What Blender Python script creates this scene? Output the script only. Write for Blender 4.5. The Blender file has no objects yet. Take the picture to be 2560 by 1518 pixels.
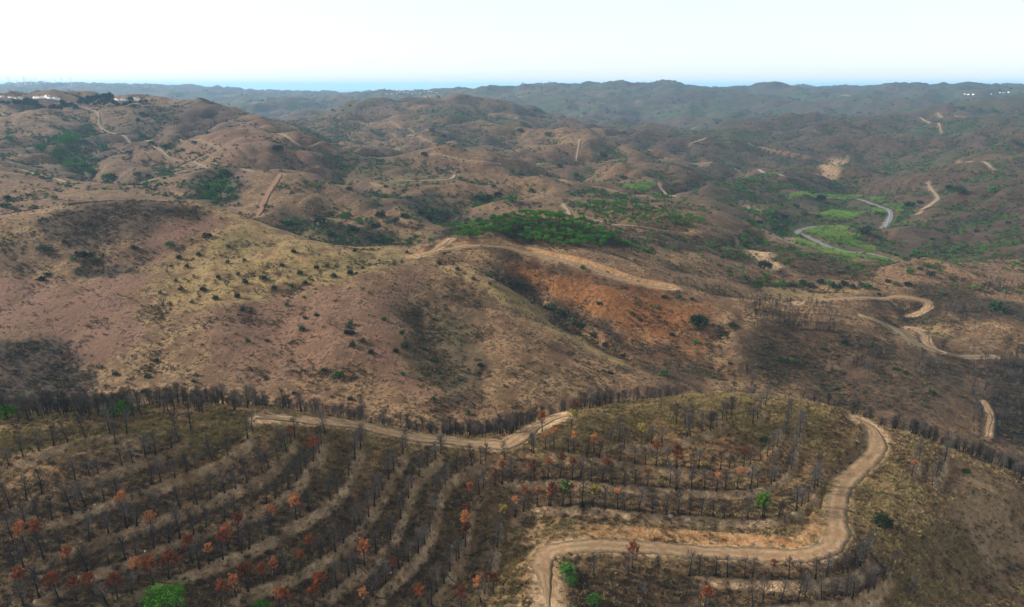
import bpy, math, random
import numpy as np
from mathutils import Vector

SC = bpy.context.scene
COL = SC.collection
RNG = np.random.default_rng(7)
random.seed(7)
R = math.radians

# ---------------------------------------------------------------- camera, sky, sun, exposure
PW, PH, FPX = 2560.0, 1518.0, 1750.0          # the photograph's frame and its focal length in its own pixels
PITCH = R(17.3)
CAMZ = 300.0
cam_data = bpy.data.cameras.new('camera')
cam = bpy.data.objects.new('camera', cam_data)
COL.objects.link(cam)
cam_data.sensor_width = 36.0
cam_data.lens = 36.0 * FPX / PW
cam_data.clip_start = 1.0
cam_data.clip_end = 150000.0
cam.location = (0, 0, CAMZ)
cam.rotation_euler = (R(90) - PITCH, 0, 0)
SC.camera = cam

SUN_EL, SUN_AZ = R(30), R(-80)                # azimuth from +Y (view direction) towards +X; negative = from the left
world = bpy.data.worlds.new('World')
SC.world = world
world.use_nodes = True
wt = world.node_tree
wt.nodes.clear()
w_out = wt.nodes.new('ShaderNodeOutputWorld')
w_sky = wt.nodes.new('ShaderNodeTexSky')
w_sky.sky_type = 'NISHITA'
w_sky.sun_disc = False
w_sky.sun_elevation = SUN_EL
w_sky.sun_rotation = SUN_AZ
w_sky.altitude = 400
w_sky.dust_density = 1.0
w_bg1 = wt.nodes.new('ShaderNodeBackground')
w_bg1.inputs['Strength'].default_value = 0.05
wt.links.new(w_sky.outputs['Color'], w_bg1.inputs['Color'])
# the thin, even overcast that whitens the whole sky
w_tc = wt.nodes.new('ShaderNodeTexCoord')
w_no = wt.nodes.new('ShaderNodeTexNoise')
w_no.inputs['Scale'].default_value = 1.6
w_no.inputs['Detail'].default_value = 3.0
w_map = wt.nodes.new('ShaderNodeMapping')
w_map.inputs['Scale'].default_value = (1, 1, 3)
wt.links.new(w_tc.outputs['Generated'], w_map.inputs['Vector'])
wt.links.new(w_map.outputs['Vector'], w_no.inputs['Vector'])
w_mix = wt.nodes.new('ShaderNodeMix')
w_mix.data_type = 'RGBA'
w_mix.inputs['A'].default_value = (0.90, 0.98, 1.0, 1)
w_mix.inputs['B'].default_value = (1.0, 1.0, 0.98, 1)
wt.links.new(w_no.outputs['Fac'], w_mix.inputs['Factor'])
w_bg2 = wt.nodes.new('ShaderNodeBackground')
w_bg2.inputs['Strength'].default_value = 0.41
wt.links.new(w_mix.outputs['Result'], w_bg2.inputs['Color'])
w_add = wt.nodes.new('ShaderNodeAddShader')
wt.links.new(w_bg1.outputs[0], w_add.inputs[0])
wt.links.new(w_bg2.outputs[0], w_add.inputs[1])
wt.links.new(w_add.outputs[0], w_out.inputs['Surface'])

sun_data = bpy.data.lights.new('sun', 'SUN')
sun_data.energy = 4.9
sun_data.angle = R(4)
sun_data.color = (1.0, 0.95, 0.88)
sun = bpy.data.objects.new('sun', sun_data)
COL.objects.link(sun)
_sd = Vector((math.sin(SUN_AZ) * math.cos(SUN_EL), math.cos(SUN_AZ) * math.cos(SUN_EL), math.sin(SUN_EL)))
sun.rotation_euler = (-_sd).to_track_quat('-Z', 'Y').to_euler()

SC.view_settings.view_transform = 'Standard'
SC.view_settings.look = 'None'
SC.view_settings.gamma = 1.0
SC.view_settings.exposure = 0.72
SC.view_settings.use_curve_mapping = False
SC.render.engine = 'CYCLES'
cy = SC.cycles
cy.max_bounces = 4
cy.diffuse_bounces = 1
cy.glossy_bounces = 1
cy.transmission_bounces = 1
cy.volume_bounces = 1
cy.transparent_max_bounces = 4
cy.use_denoising = True
cy.use_adaptive_sampling = True
cy.adaptive_threshold = 0.015
cy.caustics_reflective = False
cy.caustics_refractive = False
SC.render.use_motion_blur = False
SC.render.film_transparent = False

# ---------------------------------------------------------------- pixel <-> world
_cp, _sp = math.cos(PITCH), math.sin(PITCH)


def sk(u, v):
    """photo pixel -> (x/y of its ray, drop below the camera per metre of y)"""
    a = (np.asarray(u, float) - PW / 2) / FPX
    b = (PH / 2 - np.asarray(v, float)) / FPX
    q = _cp + b * _sp
    return a / q, (_sp - b * _cp) / q


def to_px(x, y, z):
    d = CAMZ - z
    zc = y * _cp + d * _sp
    return PW / 2 + FPX * x / zc, PH / 2 - FPX * (y * _sp - d * _cp) / zc


# ---------------------------------------------------------------- numpy noise
def _hash(ix, iy, seed):
    h = (ix.astype(np.int64) * 374761393 + iy.astype(np.int64) * 668265263 + seed * 1442695041) & 0xFFFFFFFF
    h = ((h ^ (h >> 13)) * 1274126177) & 0xFFFFFFFF
    return ((h ^ (h >> 16)) & 0xFFFF).astype(np.float32) / 65535.0


def vnoise(x, y, seed=0):
    """smooth gradient noise, about -1..1"""
    ix, iy = np.floor(x), np.floor(y)
    fx, fy = (x - ix).astype(np.float32), (y - iy).astype(np.float32)
    ix, iy = ix.astype(np.int64), iy.astype(np.int64)
    ux, uy = fx * fx * fx * (fx * (fx * 6 - 15) + 10), fy * fy * fy * (fy * (fy * 6 - 15) + 10)

    def g(dx, dy):
        t = _hash(ix + dx, iy + dy, seed) * (2 * np.pi)
        return np.cos(t) * (fx - dx) + np.sin(t) * (fy - dy)
    a, b, c, d = g(0, 0), g(1, 0), g(0, 1), g(1, 1)
    return ((a + (b - a) * ux) * (1 - uy) + (c + (d - c) * ux) * uy) * 1.4


def fbm(x, y, wl, octs=4, seed=0, gain=0.5):
    s, amp, tot = 0, 1.0, 0
    for o in range(octs):
        s = s + amp * vnoise(x / wl + 17.3 * o, y / wl - 9.1 * o, seed + o)
        tot += amp
        amp *= gain
        wl *= 0.5
    return s / tot


def billow(x, y, wl, octs=3, seed=0):
    s, amp, tot = 0, 1.0, 0
    wx = x + 0.35 * wl * vnoise(x / wl * 0.7, y / wl * 0.7, seed + 50)
    wy = y + 0.35 * wl * vnoise(x / wl * 0.7 + 31, y / wl * 0.7, seed + 51)
    for o in range(octs):
        n = np.abs(vnoise(wx / wl + 7.7 * o, wy / wl + 3.3 * o, seed + o))
        s = s + amp * np.sqrt(n * n + 0.0012)
        tot += amp
        amp *= 0.45
        wl *= 0.5
    return s / tot - 0.33


def sstep(a, b, x):
    t = np.clip((x - a) / (b - a), 0, 1)
    return t * t * (3 - 2 * t)


# ---------------------------------------------------------------- the lie of the land
# points read off the photograph: (u, v, distance ahead in metres)
SEEN = [
    # crest of the terraced ridge in front
    (0, 1065, 160), (200, 1048, 164), (450, 1037, 168), (700, 1044, 173), (860, 1060, 178), (1000, 1085, 183), (1110, 1100, 186),
    (1250, 1110, 187), (1340, 1070, 192), (1420, 1037, 196), (1550, 1008, 201), (1700, 992, 205), (1850, 986, 207), (2000, 1001, 206),
    (2130, 1036, 202), (2250, 1078, 198), (2400, 1135, 192), (2560, 1212, 185),
    # its slope towards the camera
    (0, 1518, 110), (0, 1300, 132), (0, 1180, 146), (450, 1518, 118), (450, 1300, 140), (450, 1150, 156), (850, 1518, 128), (850, 1300, 148),
    (850, 1150, 166), (1150, 1518, 134), (1150, 1300, 157), (1200, 1200, 172), (1240, 1140, 182), (1270, 1400, 148), (1270, 1300, 161), (1270, 1518, 132),
    (1600, 1100, 187), (1600, 1200, 171), (1600, 1300, 156), (1600, 1372, 147), (1600, 1450, 138), (1600, 1518, 132),
    (1900, 1100, 188), (1900, 1200, 170), (1900, 1300, 155), (1900, 1390, 144), (1900, 1518, 131), (2190, 1070, 200), (2150, 1170, 179), (2090, 1280, 157),
    (2060, 1385, 142), (2300, 1300, 160), (2300, 1450, 143), (2500, 1400, 160), (2560, 1300, 176), (2560, 1518, 146), (2400, 1200, 180), (2200, 1518, 134),
    (1380, 1370, 148), (1365, 1518, 130),
    # valley behind the ridge
    (100, 975, 290), (600, 990, 281), (1110, 1012, 276), (1640, 950, 322), (1900, 965, 330), (2200, 1050, 304), (2450, 1105, 300), (1400, 985, 292),
    # big left hill face
    (0, 900, 312), (0, 800, 345), (0, 700, 386), (0, 600, 427), (500, 900, 307), (500, 800, 342), (500, 700, 385), (500, 600, 431), (500, 545, 456), (250, 850, 326),
    (250, 650, 408), (800, 900, 309), (800, 780, 353), (800, 690, 396), (1000, 750, 367), (1000, 850, 327), (1060, 950, 295),
    (0, 557, 442), (150, 526, 454), (350, 506, 470), (520, 516, 470), (640, 556, 460), (760, 596, 450), (880, 622, 442), (1000, 637, 436), (1080, 627, 443),
    # gully and triangular spur
    (1045, 780, 362), (1100, 880, 323), (1100, 662, 426), (1250, 742, 396), (1400, 832, 363), (1550, 912, 336), (1250, 880, 321), (1250, 960, 292), (1400, 935, 311),
    # red bowl right of the spur
    (1300, 722, 426), (1450, 805, 402), (1560, 880, 366), (1115, 616, 452), (1207, 612, 456), (1290, 620, 459), (1430, 656, 442), (1535, 684, 431), (1680, 719, 418),
    (1500, 760, 406), (1650, 790, 398), (1700, 880, 360), (1780, 740, 417), (1850, 800, 394), (1880, 890, 360),
    # right spur with the track on its crest
    (1900, 752, 421), (2100, 778, 421), (2200, 806, 411), (2280, 848, 400), (2390, 890, 392), (2560, 900, 402), (2000, 900, 366), (2200, 950, 345), (2400, 1000, 330), (2560, 1010, 345),
    # behind it
    (2000, 755, 476), (2150, 744, 478), (2310, 757, 482), (2150, 700, 525), (1900, 700, 505), (2300, 690, 520), (2450, 760, 470), (1750, 660, 495), (1850, 640, 562), (2000, 655, 562),
    (2150, 672, 585), (2300, 655, 585), (2500, 735, 500), (2420, 690, 545),
    # pine knoll
    (1300, 600, 476), (1320, 547, 512), (1500, 600, 498), (1620, 640, 486), (1130, 590, 482), (1420, 553, 522), (1200, 562, 502),
    # between the knoll and the river
    (1700, 600, 566), (1800, 560, 655), (1620, 550, 625), (1500, 510, 722), (1800, 520, 765), (1900, 545, 815), (1930, 585, 765), (1700, 500, 800),
    # river flat
    (2260, 655, 667), (2045, 609, 750), (1990, 588, 797), (2005, 573, 833), (2150, 557, 873), (2225, 545, 906), (2230, 522, 976), (2170, 501, 1051), (2040, 496, 1071), (2080, 530, 930),
    # dark hill on the right beyond the river
    (2400, 640, 685), (2560, 600, 690), (2560, 430, 1010), (2400, 500, 935), (2300, 530, 925), (2350, 460, 1060), (2560, 520, 840),
    # hills on the left behind the big face
    (620, 421, 800), (760, 426, 790), (880, 461, 750), (1000, 511, 690), (1085, 585, 610), (760, 560, 612), (900, 600, 572), (640, 530, 642), (500, 500, 682),
    (450, 253, 1500), (350, 262, 1480), (200, 276, 1450), (560, 264, 1470), (660, 306, 1400), (760, 351, 1250), (900, 369, 1200), (450, 330, 1250), (300, 400, 950), (170, 370, 1080), (150, 440, 850),
    (400, 440, 832), (0, 300, 1300), (0, 420, 780), (200, 456, 742), (0, 520, 602), (300, 490, 672), (600, 380, 960),
    # middle distance, centre and right
    (1000, 440, 880), (1145, 440, 862), (1075, 384, 1150), (1227, 404, 1050), (1350, 438, 950), (1483, 465, 880), (1600, 487, 842), (1250, 520, 702), (1100, 520, 720),
    (1975, 445, 1150), (2080, 415, 1300), (2200, 440, 1210), (2000, 470, 1125), (1700, 420, 1150), (1450, 350, 1450), (1550, 420, 1085), (1650, 470, 960),
    (1800, 330, 1900), (2000, 300, 2300), (2300, 300, 2200), (2560, 250, 2600), (2300, 262, 3000), (2100, 242, 4000), (1800, 229, 5500), (1530, 222, 4500), (1300, 240, 4000),
    (1300, 280, 2600), (1000, 262, 3800), (1000, 300, 1900), (700, 242, 5000), (300, 213, 7500), (100, 232, 5500), (2560, 219, 6500), (2250, 221, 7500), (2000, 222, 7000), (2400, 221, 6800), (1150, 330, 1600), (900, 275, 2500),
    (60, 262, 1900), (150, 268, 1800), (340, 256, 1650), (1000, 234, 5200), (2480, 236, 3600),
]
# ground the photograph cannot see: (x/y, y, drop below the camera)
HIDDEN = [
    (-0.75, 225, 124), (-0.45, 228, 124), (-0.2, 232, 130), (0.0, 236, 134), (0.2, 248, 142), (0.4, 255, 150), (0.6, 245, 160), (0.85, 240, 168),
    (-0.75, 560, 104), (-0.45, 560, 119), (-0.25, 520, 127), (-0.1, 530, 128), (0.02, 580, 126), (0.1, 590, 126), (0.35, 447, 142), (0.55, 440, 156),
    (-1.1, 150, 85), (-1.1, 100, 96), (1.1, 170, 132), (1.1, 110, 130), (-1.1, 300, 128), (1.1, 320, 165), (-1.1, 450, 82), (1.1, 480, 140), (-1.1, 1000, 90), (1.1, 1000, 110),
    (-0.6, 60, 100), (0, 60, 122), (0.6, 60, 128), (-0.6, 90, 99), (0, 95, 120), (0.6, 95, 126), (1.1, 2600, 40), (-1.1, 2600, 60), (-1.1, 6000, 10), (1.1, 6000, 25),
    (-0.5, 2600, 120), (-0.3, 2600, 125), (-0.4, 4200, 110), (0.3, 8500, 120), (0.7, 10000, 80), (-0.4, 11000, 130), (0, 9000, 190),
    (-1.1, 16000, 220), (-0.5, 15000, 230), (0, 14000, 260), (0.5, 15000, 240), (1.1, 16000, 200), (-1.1, 60000, 300), (0, 60000, 300), (1.1, 60000, 300), (0.55, 30000, 270), (-0.55, 30000, 270),
    (0.5, 820, 160), (0.75, 760, 140),
    (-0.35, 900, 122), (-0.2, 880, 126), (-0.05, 980, 132), (0.05, 1080, 134), (0.12, 1020, 138), (-0.5, 960, 112), (-0.62, 860, 112), (-0.15, 1350, 122), (0.0, 1500, 128), (0.2, 1350, 140), (0.1, 1750, 130), (-0.25, 1700, 112),
    (0.35, 1600, 150), (0.5, 1550, 150), (0.62, 1500, 135), (0.3, 2300, 140), (0.5, 2700, 130), (0.65, 3100, 110), (0.1, 3200, 130), (-0.1, 2900, 125), (0.3, 3400, 120),
]

NC = 800
S_AX = np.linspace(-1.15, 1.15, NC)


def _rows():
    ys, y = [], 60.0
    while y < 60000:
        ys.append(y)
        y += 1.6 if y < 108 else 0.42 if y < 212 else 0.95 if y < 500 else y * 0.0030 if y < 1300 else y * 0.0062 if y < 6500 else y * 0.022
    return np.array(ys)


Y_AX = _rows()
NR = len(Y_AX)
SG, YG = np.meshgrid(S_AX, Y_AX)
XG = SG * YG


def rough(x, y):
    d = y
    n = 0.9 * fbm(x, y, 45, 3, 3) * sstep(90, 260, d) + 0.25 * fbm(x, y, 9, 3, 9)
    n = n + 15.0 * billow(x, y, 120, 3, 20) * sstep(230, 420, d) * (1 - 0.5 * sstep(440, 480, d) * (1 - sstep(560, 700, d)))
    n = n + (52.0 * billow(x, y, 300, 3, 30) + 14.0 * billow(x, y, 95, 2, 35) - 58.0 * billow(x, y, 430, 3, 75)) * sstep(560, 1100, d) * (1 - 0.9 * np.exp(-((x / y - 0.45) / 0.12) ** 2 - ((y - 870) / 190) ** 2))
    n = n + (70.0 * billow(x, y, 700, 4, 40) - 60.0 * billow(x, y, 950, 4, 85)) * sstep(1400, 2800, d) * (1 - .55 * sstep(4200, 6500, d))
    n = n + 22.0 * billow(x, y, 2400, 3, 60) * sstep(4500, 9000, d) * (1 - sstep(12000, 20000, d))
    return n


def fit_land():
    P = np.array(SEEN, float)
    s, k = sk(P[:, 0], P[:, 1])
    Hn = np.array(HIDDEN, float)
    s = np.concatenate([s, Hn[:, 0]])
    y = np.concatenate([P[:, 2], Hn[:, 1]])
    drop = np.concatenate([k * P[:, 2], Hn[:, 2]])
    z = -drop - rough(s * y, y)
    w = np.log(y)
    n = len(s)

    def phi(r2):
        return 0.5 * r2 * np.log(r2 + 1e-12)
    A = np.zeros((n + 3, n + 3))
    A[:n, :n] = phi((s[:, None] - s) ** 2 + (w[:, None] - w) ** 2) + np.eye(n) * 2e-5
    A[:n, n:] = np.stack([np.ones(n), s, w], 1)
    A[n:, :n] = A[:n, n:].T
    c = np.linalg.solve(A, np.concatenate([z, np.zeros(3)]))
    out = np.empty((NR, NC), np.float32)
    wr = np.log(Y_AX)
    for i in range(0, NR, 40):
        ss, ww = np.meshgrid(S_AX.astype(np.float32), wr[i:i + 40].astype(np.float32))
        acc = c[n] + c[n + 1] * ss + c[n + 2] * ww
        for j in range(n):
            acc += np.float32(c[j]) * phi((ss - np.float32(s[j])) ** 2 + (ww - np.float32(w[j])) ** 2)
        out[i:i + 40] = acc
    return out


ZG = (fit_land() + rough(XG, YG)).astype(np.float64) + CAMZ


def row_f(y):
    return np.interp(y, Y_AX, np.arange(NR))


def height(x, y):
    x, y = np.asarray(x, float), np.asarray(y, float)
    c = np.clip((x / y - S_AX[0]) / (S_AX[1] - S_AX[0]), 0, NC - 1.001)
    r = np.clip(row_f(y), 0, NR - 1.001)
    ci, ri = c.astype(int), r.astype(int)
    fc, fr = c - ci, r - ri
    return (ZG[ri, ci] * (1 - fc) + ZG[ri, ci + 1] * fc) * (1 - fr) + (ZG[ri + 1, ci] * (1 - fc) + ZG[ri + 1, ci + 1] * fc) * fr


def ground(u, v, ymin=0.0):
    """where the ray through a photo pixel first meets the land (beyond ymin): x, y, z"""
    s, k = sk(u, v)
    c = np.clip((s - S_AX[0]) / (S_AX[1] - S_AX[0]), 0, NC - 1.001)
    ci = int(c)
    f = c - ci
    col = ZG[:, ci] * (1 - f) + ZG[:, ci + 1] * f
    g = k * Y_AX - (CAMZ - col)                # ray below the land where positive
    ok = np.nonzero((g > 0) & (Y_AX > ymin))[0]
    if len(ok) == 0:
        i = int(np.argmax(np.where(Y_AX > ymin, g / Y_AX, -9)))
        y = Y_AX[i]
    else:
        i = ok[0]
        y = Y_AX[i]
        if i > 0 and g[i - 1] <= 0:
            t = -g[i - 1] / (g[i] - g[i - 1])
            y = Y_AX[i - 1] + t * (Y_AX[i] - Y_AX[i - 1])
    x = s * y
    return float(x), float(y), float(height(x, y))


def path_world(px, step, ymin=0.0, smooth=3):
    """a line drawn on the photograph laid on the land, evenly resampled"""
    P = np.array([ground(p[0], p[1], p[2] if len(p) > 2 else ymin)[:2] for p in px])
    # Catmull-Rom
    Q = np.vstack([2 * P[0] - P[1], P, 2 * P[-1] - P[-2]])
    pts = []
    for i in range(1, len(Q) - 2):
        for t in np.linspace(0, 1, 12, endpoint=False):
            a, b, c, d = Q[i - 1], Q[i], Q[i + 1], Q[i + 2]
            pts.append(0.5 * (2 * b + (c - a) * t + (2 * a - 5 * b + 4 * c - d) * t * t + (3 * b - a - 3 * c + d) * t ** 3))
    pts.append(P[-1])
    pts = np.array(pts)
    L = np.concatenate([[0], np.cumsum(np.hypot(*np.diff(pts, axis=0).T))])
    n = max(3, int(L[-1] / step))
    t = np.linspace(0, L[-1], n)
    xy = np.stack([np.interp(t, L, pts[:, 0]), np.interp(t, L, pts[:, 1])], 1)
    for _ in range(smooth):
        xy[1:-1] = 0.25 * xy[:-2] + 0.5 * xy[1:-1] + 0.25 * xy[2:]
    return xy


def near_path(xy, pad):
    """grid window around a path and, per grid point in it, distance, side (+ = right of travel) and nearest index along the path"""
    y0, y1 = xy[:, 1].min() - pad, xy[:, 1].max() + pad
    r0, r1 = int(row_f(max(y0, 60))), min(NR, int(row_f(y1)) + 2)
    s = np.concatenate([(xy[:, 0] - pad) / xy[:, 1], (xy[:, 0] + pad) / xy[:, 1]])
    ds = S_AX[1] - S_AX[0]
    c0, c1 = max(0, int((s.min() - S_AX[0]) / ds) - 1), min(NC, int((s.max() - S_AX[0]) / ds) + 3)
    if c1 <= c0 or r1 <= r0:
        return None
    X, Y = XG[r0:r1, c0:c1], YG[r0:r1, c0:c1]
    best = np.full(X.shape, 1e9)
    side = np.zeros(X.shape)
    idx = np.zeros(X.shape)
    for i in range(len(xy) - 1):
        a, b = xy[i], xy[i + 1]
        # only the rows near this piece
        lo, hi = min(a[1], b[1]) - pad, max(a[1], b[1]) + pad
        q0, q1 = max(0, int(row_f(max(lo, 60))) - r0), max(0, int(row_f(hi)) + 2 - r0)
        if q1 <= q0:
            continue
        xl, yl = X[q0:q1], Y[q0:q1]
        d = b - a
        t = np.clip(((xl - a[0]) * d[0] + (yl - a[1]) * d[1]) / (d @ d + 1e-9), 0, 1)
        ex, ey = xl - a[0] - t * d[0], yl - a[1] - t * d[1]
        dist = np.hypot(ex, ey)
        m = dist < best[q0:q1]
        best[q0:q1][m] = dist[m]
        side[q0:q1][m] = np.sign(ex * d[1] - ey * d[0])[m]
        idx[q0:q1][m] = (i + t)[m]
    return (slice(r0, r1), slice(c0, c1)), best, side, idx


# ground cover, painted per vertex as what grows or lies there (not as light)
COVER = {k: np.zeros((NR, NC), np.float32) for k in ('burn', 'grass', 'red', 'pink', 'bare', 'green')}


def cover_set(key, sl, val):
    COVER[key][sl] = np.maximum(COVER[key][sl], val)


def mesh_from(name, verts, faces_flat, nper, mat=None, smooth=False, mats=None, midx=None):
    me = bpy.data.meshes.new(name)
    verts = np.asarray(verts, np.float32)
    faces = np.asarray(faces_flat, np.int32).reshape(-1, nper)
    me.vertices.add(len(verts))
    me.vertices.foreach_set('co', verts.ravel())
    me.loops.add(faces.size)
    me.loops.foreach_set('vertex_index', faces.ravel())
    me.polygons.add(len(faces))
    me.polygons.foreach_set('loop_start', np.arange(0, faces.size, nper, dtype=np.int32))
    if smooth:
        me.polygons.foreach_set('use_smooth', np.ones(len(faces), bool))
    for m in (mats or ([mat] if mat else [])):
        me.materials.append(m)
    if midx is not None:
        me.polygons.foreach_set('material_index', np.asarray(midx, np.int32))
    me.update(calc_edges=True)
    me.validate()
    return me


def link(name, data, parent=None, loc=None):
    o = bpy.data.objects.new(name, data)
    COL.objects.link(o)
    if parent is not None:
        o.parent = parent
    if loc is not None:
        o.location = loc
    return o


def tag(o, label=None, category=None, group=None, kind=None):
    for k, val in (('label', label), ('category', category), ('group', group), ('kind', kind)):
        if val:
            o[k] = val
    return o

# sharp crests (+) and gullies (-): height, width, path on the photograph, nearest distance
CREASES = [
    (-3.5, 22, [(1030, 690), (1045, 780), (1090, 880), (1120, 1000)], 260), (-11, 17, [(1230, 680), (1300, 725), (1400, 795), (1500, 855), (1580, 903), (1645, 945)], 300),
    (5, 10, [(1080, 652), (1250, 742), (1400, 832), (1550, 912), (1635, 950)], 300), (6.5, 26, [(1050, 645), (1250, 742), (1400, 832), (1550, 912), (1630, 948)], 300), (4, 18, [(1850, 745), (2100, 778), (2200, 806), (2330, 872), (2430, 892)], 350),
    (-2.5, 18, [(430, 700), (400, 830), (380, 960)], 260), (-2.5, 18, [(720, 760), (690, 860), (640, 980)], 260), (-4, 16, [(1800, 770), (1790, 860), (1780, 955)], 320),
    (-4, 16, [(2030, 860), (2100, 960), (2150, 1040)], 290), (2.5, 16, [(1830, 770), (1850, 860), (1870, 950)], 320), (2.5, 18, [(350, 510), (500, 640), (560, 760), (560, 900)], 280),
    (3.0, 20, [(760, 600), (800, 720), (840, 850), (860, 960)], 280),
    (-12, 42, [(1085, 605), (1000, 596), (900, 594), (740, 578), (640, 545)], 490), (-16, 42, [(1020, 505), (960, 472), (850, 432), (800, 402)], 640), (-13, 40, [(560, 422), (530, 460), (480, 500)], 600),
    (-15, 45, [(240, 300), (180, 380), (230, 440), (400, 470)], 680), (8, 42, [(440, 350), (600, 385), (752, 430)], 800), (9, 45, [(560, 266), (660, 308), (760, 352), (900, 370)], 1000),
    (6, 34, [(700, 430), (830, 445), (930, 480), (1010, 515), (1090, 580)], 560), (-10, 36, [(760, 500), (880, 520), (980, 560)], 520),
    (-16, 48, [(1060, 560), (1150, 505), (1250, 475), (1330, 445)], 620), (-18, 60, [(1340, 470), (1450, 440), (1500, 400), (1480, 370)], 850), (14, 50, [(1452, 346), (1480, 400), (1560, 450)], 900),
    (9, 40, [(1077, 384), (1227, 404), (1350, 438), (1483, 465), (1600, 488)], 800), (-14, 45, [(1640, 520), (1700, 480), (1800, 440), (1860, 400)], 800), (10, 45, [(1700, 500), (1780, 470), (1880, 470)], 800),
    (-12, 40, [(1560, 560), (1700, 575), (1820, 600), (1930, 590)], 560), (-6, 22, [(1560, 640), (1700, 660), (1850, 690), (1990, 700), (2130, 730)], 440), (7, 26, [(1700, 600), (1850, 640), (2000, 655), (2150, 672)], 520),
    (6, 26, [(2200, 690), (2300, 660), (2420, 700), (2520, 745)], 500), (-6, 24, [(2330, 760), (2250, 790), (2150, 800)], 440), (-12, 45, [(2560, 480), (2450, 540), (2330, 590)], 700), (10, 50, [(2560, 425), (2440, 490), (2320, 520), (2200, 580)], 700),
]
for hgt, wid, px, ymin in CREASES:
    xy = path_world(px, max(1.5, wid * .12), ymin=ymin, smooth=6)
    win = near_path(xy, wid * 3.2)
    if win is None:
        continue
    sl, d, side, idx = win
    d = np.sqrt(d * d + (wid * .10) ** 2) + wid * .28 * fbm(XG[sl], YG[sl], wid * 1.6, 3, 410)
    endf = sstep(0, .22 * len(xy), idx) * (1 - sstep(.82 * len(xy), len(xy) - 1, idx))
    ZG[sl] += hgt * np.exp(-np.clip(d, 0, None) / (wid * .75)) * endf * (YG[sl] > 205)

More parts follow.
